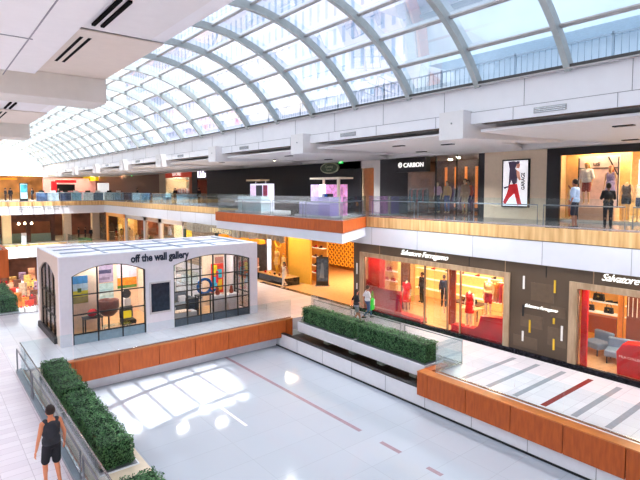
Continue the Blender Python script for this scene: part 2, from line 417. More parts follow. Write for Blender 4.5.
# ---- vault
VC, VZ, VR = 8.5, 5.94, 6.9
TH = math.radians(55.7)
vault = sroot('window_1')
ribY = [9.45 + 2.86*k for k in range(-8, 26)]
def vp(t, r=VR): return (VC + r*math.sin(t), VZ + r*math.cos(t))
for y in ribY:
    mb = MB(); n = 33
    for k in range(n):
        t0 = -TH + 2*TH*k/n; t1 = -TH + 2*TH*(k+1)/n
        a, b, c, d = vp(t0, VR-.16), vp(t1, VR-.16), vp(t1, VR+.1), vp(t0, VR+.1)
        mb.prism([a, b, c, d], lambda u, v, w: (u, w, v), y-.085, y+.085)
    mb.build('rib', M_rib, vault)
for k in range(12):
    t = -math.radians(55) + math.radians(10)*k
    x, z = vp(t, VR+.02); x2, z2 = vp(t + .012, VR+.02)
    MB().tube([(x, -14, z), (x, 81, z)], .045, 6).tube([(x2, -14, z2+.02), (x2, 81, z2+.02)], .03, 6).build('purlin', M_purlin, vault)
for a, b in zip([-14]+ribY, ribY+[81]):
    mb = MB()
    for k in range(11):
        t0 = -math.radians(55) + math.radians(10)*k; t1 = t0 + math.radians(10)
        i = len(mb.v); p, q = vp(t0, VR+.1), vp(t1, VR+.1)
        mb.v += [(p[0], a, p[1]), (q[0], a, q[1]), (q[0], b, q[1]), (p[0], b, p[1])]; mb.f.append((i, i+1, i+2, i+3))
    mb.build('glass_pane', G_sky, vault)
# gable at far end
g = MB(); pts = [vp(-TH + 2*TH*k/24, VR) for k in range(25)]
g.prism(pts, lambda u, v, w: (u, w, v), 81.0, 81.02); g.build('gable_glass', G_sky, vault)
gr = MB()
for k in range(1, 11):
    t = -math.radians(55)+math.radians(10)*k; x, z = vp(t, VR); gr.box(x-.04, x+.04, 80.95, 81.05, 9.85, z)
gr.box(3.2, 13.8, 80.95, 81.05, 10.9, 10.98).box(4.6, 12.4, 80.95, 81.05, 11.8, 11.88)
gr.build('gable_frame', M_purlin, vault)

# ---- crossbeams, lens panels, vents (both sides)
beamY = [9.7 + 8.58*k for k in range(-2, 9)]
for i, y in enumerate(beamY):
    S('ceiling', MB().prism([(13.72, 8.14), (20.5, 8.42), (20.5, 9.05), (13.72, 9.05)], lambda u, v, w: (u, w, v), y, y+.95), M_ceil)
    S('ceiling', B(-6, 2.93, y+.6, y+1.5, 8.18, 8.9), M_beige)
    MB().ball((13.71, y+.45, 8.66), .03).build('trim_13', M_dsteel)['kind'] = 'structure'
def lens(x_front, x_back, y0, y1, z0, z1):
    """straight edge at x_front between y0..y1, ends curving back"""
    n = 14; pts = [(x_front, y0), (x_front, y1)]; d = x_back-x_front
    for k in range(1, n+1):
        t = k/n; pts.append((x_front + d*math.sin(t*PI/2), y1 - 2.6*(1-math.cos(t*PI/2))*.9))
    for k in range(n-1, 0, -1):
        t = k/n; pts.append((x_front + d*math.sin(t*PI/2), y0 + 2.6*(1-math.cos(t*PI/2))*.9))
    return MB().prism(pts, lambda u, v, w: (u, v, w), z0, z1)
for i, y in enumerate(beamY[:-1]):
    S('ceiling', lens(14.4, 22.6, y+1.15, y+8.38, 8.38, 8.46), M_ceil)
    S('ceiling', lens(1.56, -3.6, y+1.75-.3, y+8.3, 8.4, 8.48), M_ceil)
    S('ceiling', B(.9, 2.9, y-2.42, y+.58, 8.63, 8.655), mat('soffit_beige', (226, 214, 202), .7, var=.02))
    S('trim_14', B(14.16, 14.4, y+1.3, y+8.2, 8.6, 8.615), mat('slot_brown', (96, 78, 70), .7))
    vr = thing('ceiling_vent', 'pair of black slot diffusers in the left soffit, bay %s' % ['behind the viewer', 'nearest the viewer', 'second along', 'third along', 'fourth along', 'fifth along', 'sixth along', 'seventh along', 'eighth along', 'ninth along'][i], 'vent', (1.9, y, 8.65), 0, 'slot diffusers in the left soffit')
    for a, b in ((5.9, 7.4), (6.5-1.0+2.9-.25, 8.6+.85-.35)): pass
    for a, b in ((1.75, 2.85), (3.2, 4.3), (4.77, 5.9), (6.5, 8.18)):
        B(-.065, -.02, a, b, -.024, .006).build('slot', M_slot, vr); B(.045, .09, a, b, -.024, .006).build('slot', M_slot, vr)
S('trim_15', B(1.4, 2.9, 7.28, 7.30, 8.645, 8.66).box(-3, 1.2, 7.28, 7.30, 8.392, 8.4).box(1.15, 1.165, 3.5, 9.8, 8.392, 8.4), mat('seam_dark', (150, 150, 156)))
# grilles in the right fascia and downlights under the right lens panels
for i, y in enumerate(beamY[2:-1]):
    g = thing('air_grille', 'small grey air grille in the right fascia above %s' % ['the poster', 'the carbon store', 'the white kiosk', 'the cap store', 'the red-fronted store', 'the far brown hoarding', 'the yellow sign', 'the far corner'][i], 'vent', (14.11, y-3.1, 8.8), 0, 'air grilles in the right fascia')
    B(-.01, .01, 0, .95, -.08, .08).build('frame', M_dsteel, g)
    for k in range(3): B(-.02, -.01, .03, .92, -.06+k*.05, -.04+k*.05).build('slat', M_steel, g)
dl = thing('downlight', 'black twin downlight in the white ceiling, nearest the poster', 'light', (17.2, 12.9, 8.375), 0, 'twin downlights in the right ceiling')
B(-.1, .1, -.28, .28, -.03, .004).build('housing', M_black, dl)
MB().lathe([(.06, -.035), (.06, -.03)], (0, -.14, 0), 10).build('lens', M_dsteel, dl); MB().lathe([(.06, -.035), (.06, -.03)], (0, .14, 0), 10).build('lens', M_dsteel, dl)
def spot(par, e, col=(.97, .98, 1)):
    d = bpy.data.lights.new('lamp_light', 'SPOT'); d.energy = e; d.spot_size = math.radians(140); d.spot_blend = .6; d.shadow_soft_size = .05; d.color = col
    o = bpy.data.objects.new('lamp_light', d); COL.objects.link(o); o.parent = par; o.location = (0, 0, -.08)
fill_left = dup(dl, (-2.4, -13.2, 8.395), None, 'added unseen twin fill light over the left upper walkway, farthest behind the viewer', 'added fill lights over the left walkway'); spot(dl, 750); spot(fill_left, 600)  # left copy is fill added out of view to brighten the left ceiling
for k, (x, y, l) in enumerate([(16.2, 5.9, 'over the store with dressed mannequins'), (16.2, 14.7, 'in front of the carbon store'), (19.5, 16.2, 'close to the carbon store sign'), (16.2, 22.9, 'above the purple kiosk'), (20, 24, 'near the round green sign'), (16.5, 31.4, 'above the white kiosk'), (16.5, 40, 'in front of the cap store'), (16.5, 48.5, 'in front of the red-fronted store'), (21, 7.4, 'beside the dark store frame')]):
    dup(dl, (x, y, 8.375), None, 'black twin downlight in the white ceiling %s' % l)

for k in range(12):  # more added fill lights, out of view, bouncing onto the left ceiling
    d_ = dup(fill_left, (-2.4, -7+6.2*k, 8.395), None, 'added twin fill light in the ceiling over the left upper walkway, %s' % ['behind the viewer', 'just behind the viewer', 'beside the viewer', 'first ahead', 'second ahead', 'third ahead', 'fourth ahead', 'fifth ahead', 'sixth ahead', 'seventh ahead', 'eighth ahead', 'ninth ahead'][k], 'added fill lights over the left walkway')
for k in range(6):  # fill lights added out of view to brighten the left walkway
    d_ = thing('downlight', 'added unseen fill light under the left balcony, %s' % ['behind the viewer', 'below the viewer', 'first ahead', 'second ahead', 'third ahead', 'farthest ahead'][k], 'light', (-1.6, -3+6*k, 4.39), 0, 'added fill lights under the left balcony')
    MB().lathe([(.12, 0), (.12, -.03), (.09, -.03), (.08, -.0)], n=14).build('housing', M_white, d_); spot(d_, 330)
# ================================================================== UPPER LEVEL, RIGHT (facade x = 23)
FX = 23.0
def wall3(y0, y1, z0, z1, m, x0=FX, th=.12): return S('wall_right_upper', B(x0, x0+th, y0, y1, z0, z1), m)
wall3(11.57, 14.9, 5.05, 8.62, M_beige_wall)
wall3(10.95, 11.57, 5.05, 8.62, M_black, FX-.06)
wall3(-14, 10.95, 8.05, 8.62, M_black, FX-.06)
wall3(14.9, 15.2, 5.05, 8.62, M_black)
wall3(15.2, 22.4, 8.4, 8.62, M_black)
wall3(20.2, 22.4, 5.05, 8.4, M_dark, FX-.05)
wall3(22.45, 23.0, 5.05, 8.4, M_beige, FX)
wall3(23.0, 27.9, 7.9, 8.62, M_beige)
wall3(24.2, 47.0, 5.05, 8.62, M_hoard)
wall3(49.4, 50.6, 5.05, 8.62, M_hoard)
wall3(58, 60, 5.05, 8.62, mat('beige_stone', (170, 150, 130)))
wall3(60, 84, 5.05, 8.62, mat('brown_hoarding', (92, 62, 56), .6, var=.15))
S('wall_right_back', B(29, 29.2, -14, 84, 4.8, 8.7), M_warm)
# dividing walls between upper units
for y in (11.4, 15.1, 22.3, 24.15, 47.1, 50.5, 58): S('wall_divider', B(FX+.1, 29, y-.05, y+.05, 5.05, 8.62), mat('brown_divider', (112, 76, 52), .5, var=.35, scale=2) if y in (15.1, 22.3) else M_cream)
S('ceiling', B(23.1, 29, -14, 58, 8.45, 8.5), M_ceil)

# --- window store with mannequins at far right
S('window_2', B(FX+.02, FX+.04, -14, 10.95, 5.15, 8.05), G_shop)
S('floor', B(23.1, 29, -14, 11.4, 5.05, 5.14), M_stone)
S('wall_store_inner', B(24.3, 24.4, 8.5, 11.3, 5.1, 8.45), mat('golden_wall', (232, 188, 116), .6, var=.08))
po = thing('window_backdrop', 'white backdrop with black frame lines behind the two blonde mannequins', 'display', (24.0, 9.6, 5.14))
B(.4, 1.2, -.9, .9, 0, .6).build('plinth', M_white, po) if False else None
B(-.75, -.1, -.85, .6, 0, .55).build('plinth', mat('plinth_pink', (222, 170, 140), .5), po)
B(0, .05, -.75, 1.0, 0, 2.88).build('board', mat('backdrop_pinkwhite', (238, 212, 200), .5, var=.15, scale=3), po)
B(-.03, 0, -.75, -.7, 0, 2.8).build('frame_bar', M_black, po); B(-.03, 0, .95, 1.0, 0, 2.8).build('frame_bar', M_black, po); B(-.03, 0, -.75, 1.0, 2.3, 2.34).build('frame_bar', M_black, po)
MB().tube([(-.02, -.3, 2.8), (-.02, -.7, 2.0)], .03).build('frame_bar', M_black, po)
text('lettering', 'us', .34, (-.01, .35, 2.42), R_W, M_black, po)

# ================================================================== people and mannequins
def capsule(mb, a, b, r0, r1, n=10):
    mb.tube([a, b], r0, n, r1); mb.ball(a, r0*1.0, n=n); mb.ball(b, r1*1.0, n=n)
BASE = dict(pel=(0, 0, .95), wai=(0, 0, 1.08), che=(0, .01, 1.30), nek=(0, 0, 1.47), hed=(0, .02, 1.62),
            sL=(-.17, 0, 1.41), sR=(.17, 0, 1.41), eL=(-.23, -.03, 1.13), eR=(.23, -.03, 1.13), wL=(-.24, .05, .88), wR=(.24, .05, .88),
            hL=(-.09, 0, .90), hR=(.09, 0, .90), kL=(-.10, .03, .49), kR=(.10, .03, .49), aL=(-.10, -.01, .08), aR=(.10, -.01, .08))
def hand(mb, w, d, side):
    w = Vector(w); d = Vector(d).normalized(); fwd = Vector((0, 1, 0)); fwd = (fwd - d*fwd.dot(d)).normalized()
    palm = w + d*.06; mb.ball(palm, .045, .45, .9, 1.0, 8, 6)
    for k, L in enumerate((.065, .075, .07, .055)):
        b = w + d*.10 + fwd*(.03 - .02*k); m_ = b + d*L*.5 + Vector((-side*.006, 0, 0)); e = m_ + d*L*.45 + Vector((-side*.02, 0, 0))
        capsule(mb, b - d*.02, m_, .0105, .01, 6); capsule(mb, m_, e, .010, .008, 6)
    b = w + d*.04 + fwd*.03; capsule(mb, b, b + fwd*.03 + d*.035, .012, .009, 6)
def figure(name, label, cat, loc, rz, h=1.75, pose=None, skin=(205, 150, 120), top=(40, 40, 50), sleeve=.5, bottom=(30, 30, 36), blen=.5, hair=(30, 22, 18), hstyle='short', shoes=(230, 228, 225),
           dress=False, group=None, head=True, voxel=.015, skinmat=None, female=False, tank=False, top_m=None, loose=.022):
    J = {k: Vector(v) for k, v in BASE.items()}
    if pose:
        for k, v in pose.items(): J[k] = Vector(v)
    r = thing(name, label, cat, loc, rz, group); r.scale = (h/1.75,)*3
    sk = skinmat or mat('skin_%d_%d_%d' % skin, skin, .55, var=.05)
    mb = MB(); wf = .85 if female else 1
    capsule(mb, J['pel'] + Vector((-.05, 0, 0)), J['pel'] + Vector((.05, 0, 0)), .115, .115)
    capsule(mb, J['pel'], J['wai'], .12, .11*wf); capsule(mb, J['wai'], J['che'], .11*wf, .135*wf)
    for s in (-1, 1):
        capsule(mb, J['che'] + Vector((s*.05, 0, -.05)), J['che'] + Vector((s*.09, 0, .05)), .10*wf, .085*wf)
        L = 'L' if s < 0 else 'R'
        capsule(mb, J['nek'] + Vector((0, 0, -.03)), J['s'+L], .06, .056*wf)
        capsule(mb, J['s'+L], J['e'+L], .052*wf, .038*wf); capsule(mb, J['e'+L], J['w'+L], .038*wf, .025)
        capsule(mb, J['h'+L], J['k'+L], .085, .056); capsule(mb, J['k'+L], J['a'+L], .056, .034)
        mid = J['k'+L].lerp(J['a'+L], .3) + Vector((0, -.02, 0)); mb.ball(mid, .055, .9, .95, 1.8)
        capsule(mb, J['a'+L] + Vector((0, -.03, -.04)), J['a'+L] + Vector((s*.01, .13, -.055)), .034, .028)
        hand(mb, J['w'+L], J['w'+L] - J['e'+L], s)
    capsule(mb, J['che'] + Vector((0, 0, .08)), J['nek'] + Vector((0, 0, .06)), .065, .052)
    H = J['hed']
    if head:
        mb.ball(H + Vector((0, 0, .02)), .104, .82, 1.0, 1.12, 14, 10); mb.ball(H + Vector((0, .03, -.055)), .062, .85, .95, .95)
        mb.tube([tuple(H + Vector((0, .095, .02))), tuple(H + Vector((0, .118, -.015)))], .008, 6, .015)
        for s in (-1, 1): mb.ball(H + Vector((s*.083, 0, -.005)), .028, .35, .7, 1.1, 8, 6)
        capsule(mb, J['nek'], H + Vector((0, -.01, -.05)), .052, .05)
    remesh(mb, 'body', sk, r, voxel)
    if head and hair is not None:
        e = MB()
        for s in (-1, 1): e.ball(H + Vector((s*.032, .088, .018)), .011)
        e.build('eyes', M_black, r)
        e = MB(); e.ball(H + Vector((0, .092, -.055)), .02, 1.1, .35, .3); e.build('mouth', mat('lips', (160, 80, 76)), r)
    if hair is not None:
        hm = mat('hair_%d_%d_%d' % hair, hair, .6, var=.25, scale=30); hb = MB()
        hb.ball(H + Vector((0, -.012, .042)), .114, .86, 1.0, 1.05, 14, 10)
        if hstyle == 'long':
            for s in (-1, 0, 1): capsule(hb, H + Vector((s*.05, -.06, 0)), H + Vector((s*.075, -.085, -.26)), .055, .03)
        if hstyle == 'bun': hb.ball(H + Vector((0, -.09, .11)), .055)
        o = remesh(hb, 'hair', hm, r, .012)
        # shave the front of the cap so the face shows
        me = o.data; bmh = bmesh.new(); bmh.from_mesh(me)
        bmesh.ops.delete(bmh, geom=[v for v in bmh.verts if v.co.y > H.y + .035 and v.co.z < H.z + .065 or (hstyle == 'short' and v.co.z < H.z - .035)], context='VERTS')
        bmh.to_mesh(me); bmh.free()
    # clothing
    q = loose
    tm = top_m or mat('cloth_%d_%d_%d' % top, top, .8, var=.1, scale=12); t = MB()
    capsule(t, J['wai'] + Vector((-.045, 0, -.06)), J['wai'] + Vector((.045, 0, -.06)), .118+q, .118+q)
    capsule(t, J['wai'], J['che'], .112*wf+q, .135*wf+q)
    for s in (-1, 1):
        L = 'L' if s < 0 else 'R'
        capsule(t, J['che'] + Vector((s*.05, 0, -.1)), J['che'] + Vector((s*.08, 0, .03)), .105*wf+q, .085*wf+q)
        if tank: capsule(t, J['che'] + Vector((s*.08, 0, .03)), J['nek'] + Vector((s*.11, 0, -.035)), .08+q*.5, .05+q*.5)
        else:
            capsule(t, J['nek'] + Vector((s*.04, 0, -.04)), J['s'+L], .05+q*.6, .058+q*.6)
            if sleeve > 0: capsule(t, J['s'+L], J['s'+L].lerp(J['e'+L], min(1, sleeve*2)), .056*wf+q*.7, .045+q*.7)
            if sleeve > .5: capsule(t, J['e'+L], J['e'+L].lerp(J['w'+L], sleeve*2-1), .042+q*.6, .03+q*.6)
    if dress:
        t.lathe([(.155, 1.05), (.17, .9), (.20, .7), (.21, .58)], n=14)
        remesh(t, 'dress', tm, r, voxel+.002)
    else:
        remesh(t, 'shirt', tm, r, voxel+.002)
        bm_ = mat('cloth_%d_%d_%d' % bottom, bottom, .8, var=.1, scale=12); t = MB()
        capsule(t, J['pel'] + Vector((-.05, 0, 0)), J['pel'] + Vector((.05, 0, 0)), .127, .127)
        for L in 'LR':
            if blen <= .5:
                capsule(t, J['h'+L], J['h'+L].lerp(J['k'+L], blen*2), .10, .088)
            else:
                capsule(t, J['h'+L], J['k'+L], .098, .07); capsule(t, J['k'+L], J['k'+L].lerp(J['a'+L], blen*2-1), .07, .055)
        remesh(t, 'trousers' if blen > .5 else 'shorts', bm_, r, voxel+.002)
    if shoes is not None:
        sm_ = mat('shoe_%d_%d_%d' % shoes, shoes, .6)
        for L, s in (('L', -1), ('R', 1)):
            a = J['a'+L]; t = MB(); capsule(t, a + Vector((0, -.05, -.035)), a + Vector((s*.01, .14, -.045)), .042, .035); t.build('shoe', sm_, r, smooth=True)
    return r
WALK = dict(kL=(-.09, .20, .52), aL=(-.09, .27, .10), kR=(.09, .02, .48), aR=(.09, -.28, .17), eL=(-.24, -.14, 1.15), wL=(-.25, -.12, .90), eR=(.24, .05, 1.14), wR=(.25, .22, .95))
WALK_HALF = dict(kL=(-.10, .10, .50), aL=(-.10, .10, .08), kR=(.10, .02, .49), aR=(.10, -.14, .11), eL=(-.27, -.06, 1.13), wL=(-.31, -.02, .88), eR=(.26, -.03, 1.13), wR=(.28, .04, .88))

figure('person', 'man in black tank top and shorts walking away on the left walkway', 'person', (2.05, 11.9, 0), math.radians(10), 1.80, WALK_HALF,
       skin=(232, 150, 108), top=(50, 52, 60), sleeve=0, tank=True, bottom=(26, 28, 36), blen=.42, hair=(48, 34, 28), shoes=(60, 60, 66), voxel=.011, loose=.03)
figure('person', 'woman in a black top and grey shorts walking past the planters', 'person', (16.35, 17.5, 0), math.radians(250), 1.66, WALK,
       skin=(190, 130, 105), top=(34, 36, 44), sleeve=.4, bottom=(120, 128, 146), blen=.3, hair=(34, 24, 20), hstyle='long', shoes=(210, 205, 200), female=True)
p2 = figure('person', 'person in a white top and blue jeans walking behind the woman in black', 'person', (17.35, 17.75, 0), math.radians(250), 1.68, WALK,
       skin=(196, 140, 112), top=(226, 226, 234), sleeve=.4, bottom=(60, 84, 130), blen=.9, hair=(60, 34, 26), hstyle='short', shoes=(40, 40, 46))
# green bag
bgp = thing('shopping_bag', 'bright green tote bag with a white panel carried by the couple', 'bag', (17.1, 17.15, .62), math.radians(20))
mb = MB(); mb.prism([(-.15, 0), (.15, 0), (.19, .5), (.08, .56), (-.12, .5)], lambda u, v, w: (u, w, v), -.05, .05); mb.build('bag_body', mat('green_cloth', (40, 205, 60), .7, var=.12), bgp, bevel=.02)
MB().tube([(-.1, 0, .5), (-.08, 0, .8), (0, 0, .92), (.06, 0, .8), (.08, 0, .52)], .016).build('strap', mat('green_cloth', (40, 205, 60)), bgp)
B(.06, .2, -.06, .06, .2, .5).build('panel', mat('cloth_white', (236, 236, 226), .8), bgp, bevel=.02)
figure('person', 'woman in white with long dark hair walking by the golden window display', 'person', (18.7, 27.0, .01), math.radians(100), 1.68, WALK,
       skin=(170, 110, 84), top=(240, 226, 210), sleeve=0, tank=True, bottom=(238, 228, 218), blen=.9, hair=(40, 24, 20), hstyle='long', female=True)
figure('person', 'man in pale blue shirt and dark shorts with hand to his face', 'person', (19.05, 8.5, 5.06), math.radians(0), 1.80, dict(eR=(.23, .08, 1.17), wR=(.10, .20, 1.42)),
       skin=(170, 112, 90), top=(176, 200, 232), sleeve=.45, bottom=(36, 40, 58), blen=.46, hair=(26, 22, 22), shoes=(70, 60, 60), loose=.035)
figure('person', 'person in black with hair tied up looking into the upper store window', 'person', (20.1, 7.75, 5.06), math.radians(-60), 1.66, dict(eR=(.23, .10, 1.17), wR=(.12, .24, 1.28), eL=(-.23, .1, 1.17), wL=(-.12, .24, 1.28)),
       skin=(120, 84, 70), top=(28, 28, 32), sleeve=.9, bottom=(26, 26, 34), blen=.95, hair=(26, 20, 20), hstyle='bun', shoes=(30, 30, 30), female=True, loose=.03)
figure('person', 'person in black standing at the dark hoarding beside the purple kiosk', 'person', (20.5, 23.6, 5.06), math.radians(60), 1.72, None,
       skin=(150, 100, 84), top=(24, 24, 28), sleeve=.9, bottom=(24, 24, 28), blen=.95, hair=(24, 20, 20), shoes=(24, 24, 24), voxel=.02)

M_mann = mat('mannequin_skin', (214, 170, 120), .5)
M_mannb = mat('mannequin_beige', (206, 190, 160), .5)
M_blonde = (214, 150, 60)
def mq(label, loc, rz, h=1.75, **k):
    k.setdefault('skinmat', M_mann); k.setdefault('shoes', None); k.setdefault('voxel', .02)
    return figure('mannequin', label, 'mannequin', loc, rz, h, group='store window mannequins', **k)
W = math.radians(90)     # facing -x
mq('blonde mannequin in a white printed T-shirt in the upper right window', (23.5, 10.0, 5.85), W, 1.85, top=(244, 236, 228), sleeve=.5, bottom=(168, 70, 50), blen=.4, hair=M_blonde, hstyle='long', female=True, loose=.05)
mq('mannequin with curly hair in a lilac dress in the upper right window', (23.5, 9.0, 5.74), W, 1.78, top=(150, 130, 170), sleeve=0, tank=True, dress=True, hair=(196, 100, 40), hstyle='long', female=True)
mq('headless mannequin in a dark crop top and shorts beside the lilac dress', (23.5, 8.35, 5.14), W, 1.85, top=(60, 46, 34), sleeve=0, tank=True, bottom=(30, 28, 34), blen=.2, hair=None, head=False, female=True)
mq('headless mannequin in a pale vest and blue skirt, farthest right in the window', (23.5, 7.8, 5.14), W, 1.85, top=(230, 214, 176), sleeve=0, tank=True, bottom=(60, 70, 100), blen=.3, hair=None, head=False, female=True)
mq('headless mannequin in a yellow vest and orange trousers behind the man in blue', (23.35, 10.55, 5.14), W, 1.6, top=(250, 220, 150), sleeve=0, tank=True, bottom=(214, 110, 40), blen=.9, hair=None, head=False, female=True)
S('wall_right_poster_store', B(24.6, 24.7, 7.3, 8.3, 6.2, 7.8), mat('lavender_light_panel', (214, 204, 240), .4, emit=.7))

# --- GARAGE poster
ps = thing('light_box_poster', 'lit poster of a striding figure in red trousers on the beige wall', 'poster', (22.9, 13.12, 5.62))
B(0, .1, -.72, .72, 0, 2.36).build('frame', M_black, ps, bevel=.01)
B(-.01, 0, -.64, .64, .07, 2.29).build('sheet', mat('poster_white', (244, 242, 248), .4, emit=.5, var=.02), ps)
def flat(pts, name, m, par, x): MB().prism(pts, lambda u, v, w: (w, -u, v), x-.006, x).build(name, m, par)
P = ps
flat([(-.62, 1.0), (-.35, 1.05), (-.3, 1.9), (-.38, 2.24), (-.1, 2.27), (.12, 2.22), (.0, 1.9), (.14, 1.7), (.1, 1.2), (-.1, 1.1), (-.2, 1.35), (-.3, 1.0), (-.55, .9)], 'printed_jacket', mat('print_dark', (70, 56, 80), .5, emit=.2), P, -.01)
flat([(.08, 2.18), (.2, 2.2), (.26, 2.05), (.2, 1.9), (.05, 1.92)], 'printed_head', mat('print_skin', (200, 140, 120), .5, emit=.3), P, -.012)
flat([(.04, 2.2), (.1, 2.27), (.24, 2.24), (.2, 2.16), (.1, 2.1)], 'printed_hair', mat('print_dark', (70, 56, 80)), P, -.015)
flat([(.05, 1.85), (.22, 1.75), (.3, 1.35), (.22, 1.3), (.1, 1.5)], 'printed_arm', mat('print_skin', (200, 140, 120)), P, -.012)
flat([(-.3, 1.12), (.12, 1.16), (.22, .7), (.38, .12), (.15, .1), (-.02, .68), (-.28, .45), (-.5, .12), (-.62, .25), (-.42, .7)], 'printed_trousers', mat('print_red', (200, 30, 40), .5, emit=.3), P, -.014)
lt_ = text('lettering', 'GARAGE', .26, (-.016, -.5, .86), (0, -PI/2, 0), M_black, P, .003, bold=.008, width=.84)
lt_.rotation_euler = (Matrix.Rotation(-PI/2, 4, 'Z') @ Matrix.Rotation(PI/2, 4, 'X') @ Matrix.Rotation(PI/2, 4, 'Z')).to_euler()

# --- CARBON store
S('window_3', B(FX-.0, FX+.02, 15.2, 20.2, 5.15, 8.4), G_shop)
for k, y in enumerate((15.2, 16.6, 18.0, 20.15)): S('window_frame', B(FX-.03, FX+.05, y, y+.05, 5.05, 8.4), M_black)
S('floor', B(23.1, 29, 15.1, 22.3, 5.05, 5.12), mat('dark_floor', (90, 72, 64), .2))
S('wall_carbon_inner', B(28.2, 28.3, 15.15, 22.2, 5.1, 8.45), mat('brown_inner', (84, 60, 50), .5, var=.4))
sg = thing('store_sign', 'black projecting sign box with the white word CARBON and a round emblem', 'sign', (22.55, 19.55, 7.95))
B(0, .45, -1.12, 1.12, -.42, .42).build('box', M_black, sg, bevel=.01)
text('lettering', 'CARBON', .36, (-.01, .52, -.14), R_W, M_sign_w, sg, .01, bold=.006, width=1.5)
em = MB()
for k in range(8):
    a = k*PI/4; em.ball((-.02, .78+.13*math.cos(a), .13*math.sin(a)), .042, .4, 1, 1, 8, 5)
em.tube([(-.02, .78+.07*math.cos(k*PI/6), .07*math.sin(k*PI/6)) for k in range(13)], .016, 6); em.build('emblem', M_sign_w, sg)
mq('tall mannequin in a khaki jumpsuit in the carbon store window', (23.9, 16.7, 5.13), W, 1.95, skinmat=M_mannb, top=(176, 164, 122), sleeve=.95, bottom=(170, 158, 116), blen=.95, hair=(80, 50, 30))
mq('mannequin in a cream jacket and blue jeans left of the khaki jumpsuit', (24.1, 18.05, 5.13), W, 1.85, skinmat=M_mannb, top=(210, 186, 130), sleeve=.95, bottom=(74, 98, 140), blen=.95, hair=(70, 50, 40))
mq('mannequin in a lilac shirt and dark jeans nearest the carbon sign', (24.3, 18.9, 5.13), W, 1.85, skinmat=M_mannb, top=(190, 160, 190), sleeve=.5, bottom=(50, 60, 86), blen=.95, hair=(60, 40, 30))
mq('mannequin in an orange jacket half hidden behind the khaki jumpsuit', (24.5, 16.9, 5.13), W, 1.9, skinmat=M_mannb, top=(214, 120, 30), sleeve=.9, bottom=(50, 50, 56), blen=.95, hair=(40, 30, 26))
def rack(label, x, y, z, n, cols, L=1.4, h=1.45):
    r = thing('clothes_rack', label, 'clothes rack', (x, y, z))
    MB().tube([(0, -L/2, 0), (0, -L/2, h), (0, L/2, h), (0, L/2, 0)], .02, 6).build('frame', M_steel, r)
    for k in range(n):
        c = cols[k % len(cols)]; yy = -L/2+.1+k*(L-.2)/max(1, n-1); q = MB()
        q.prism([(-.2, h-.12), (0, h-.03), (.2, h-.12), (.22, h-.9), (-.22, h-.9)], lambda u, v, w: (u, w, v), yy-.03, yy+.03)
        q.build('garment', mat('cloth_%d_%d_%d' % c, c, .8, var=.1), r)
    return r
for k in range(5): tag(B(28.05, 28.15, 17.9+k*.8, 18.05+k*.8, 5.3, 8.0).build('light_column', mat('amber_strip', (220, 130, 60), .4, emit=.45)), 'vertical amber light column at the back of the carbon store, %s from the right' % ['first', 'second', 'third', 'fourth', 'fifth'][k], 'lamp', 'amber light columns')
rack('rack of black and red jackets under the carbon sign', 24.6, 20.9-.3, 5.12, 9, [(34, 30, 34), (120, 30, 30), (40, 36, 40)])
rack('rack of dark coats at the back of the carbon store', 26.8, 19.2, 5.12, 10, [(50, 40, 40), (90, 60, 50), (30, 30, 36)], 2.2)
rack('rack of pale tops on the right of the carbon store', 25.6, 16.2, 5.12, 8, [(200, 180, 170), (160, 120, 120), (90, 90, 110)], 1.2)
for k, z in enumerate((6.2, 6.75, 7.3)):
    sh = tag(B(27.8, 28.2, 15.3, 17.4, z, z+.05).build('shelf', M_white), ['lowest', 'middle', 'top'][k] + ' white shelf at the back right of the carbon store', 'shelf', 'carbon store back shelves')
    for j in range(4):
        q = MB().box(27.85, 28.1, 15.45+j*.48, 15.8+j*.48, z+.05, z+.3); tag(q.build('folded_stack', [M_white, M_red, M_dark, M_greyblue][(j+k) % 4], bevel=.02), '%s folded stack from the right on the %s carbon store shelf' % (['first', 'second', 'third', 'fourth'][j], ['lowest', 'middle', 'top'][k]), 'clothes', 'folded stacks in the carbon store')

# --- corridor with orange lamps and hoarding with green oval sign
S('wall_corridor', B(25.2, 25.3, 22.4, 24.2, 5.05, 7.9), mat('orange_corridor', (214, 104, 40), .6, var=.2))
for k, y in enumerate((22.8, 23.5)):
    l = thing('wall_lamp', ['glowing orange wall lamp nearest the carbon store', 'glowing orange wall lamp beside the black hoarding'][k], 'lamp', (25.1, y, 7.0), 0, 'orange corridor lamps')
    MB().ball((0, 0, 0), .11, 1, 1, 1.6).build('shade', mat('lamp_orange', (255, 150, 40), .4, emit=9), l, smooth=True); B(0, .1, -.03, .03, -.03, .03).build('bracket', M_dark, l)
ov = thing('store_sign', 'oval dark green sign with a pale rim on the black hoarding', 'sign', (22.9, 27.4, 8.02))
MB().prism([(1.0*math.cos(k*PI/14), .4*math.sin(k*PI/14)) for k in range(28)], lambda u, v, w: (w, u, v), 0, .1).build('rim', mat('pale_olive', (176, 180, 150)), ov)
MB().prism([(.9*math.cos(k*PI/14), .32*math.sin(k*PI/14)) for k in range(28)], lambda u, v, w: (w, u, v), -.02, 0).build('face', mat('olive_green', (76, 92, 70)), ov)
text('lettering', 'Coming', .26, (-.03, .42, .02), R_W, mat('pale_olive', (176, 180, 150)), ov, .004, width=.85); text('lettering', 'Soon', .24, (-.03, .28, -.2), R_W, mat('pale_olive', (176, 180, 150)), ov, .004, width=.55)
ex = thing('exit_sign', 'small green exit sign beside the oval sign', 'sign', (22.4, 25.6, 8.35))
B(0, .06, -.2, .2, -.1, .1).build('box', M_green, ex); B(.02, .04, -.01, .01, .1, .27).build('hanger', M_dark, ex); text('lettering', 'EXIT', .13, (-.005, .15, -.045), R_W, M_sign_w, ex, .002)
ex2 = dup(ex, (22.4, 68.3, 8.35), None, 'small green exit sign over the far brown hoarding')

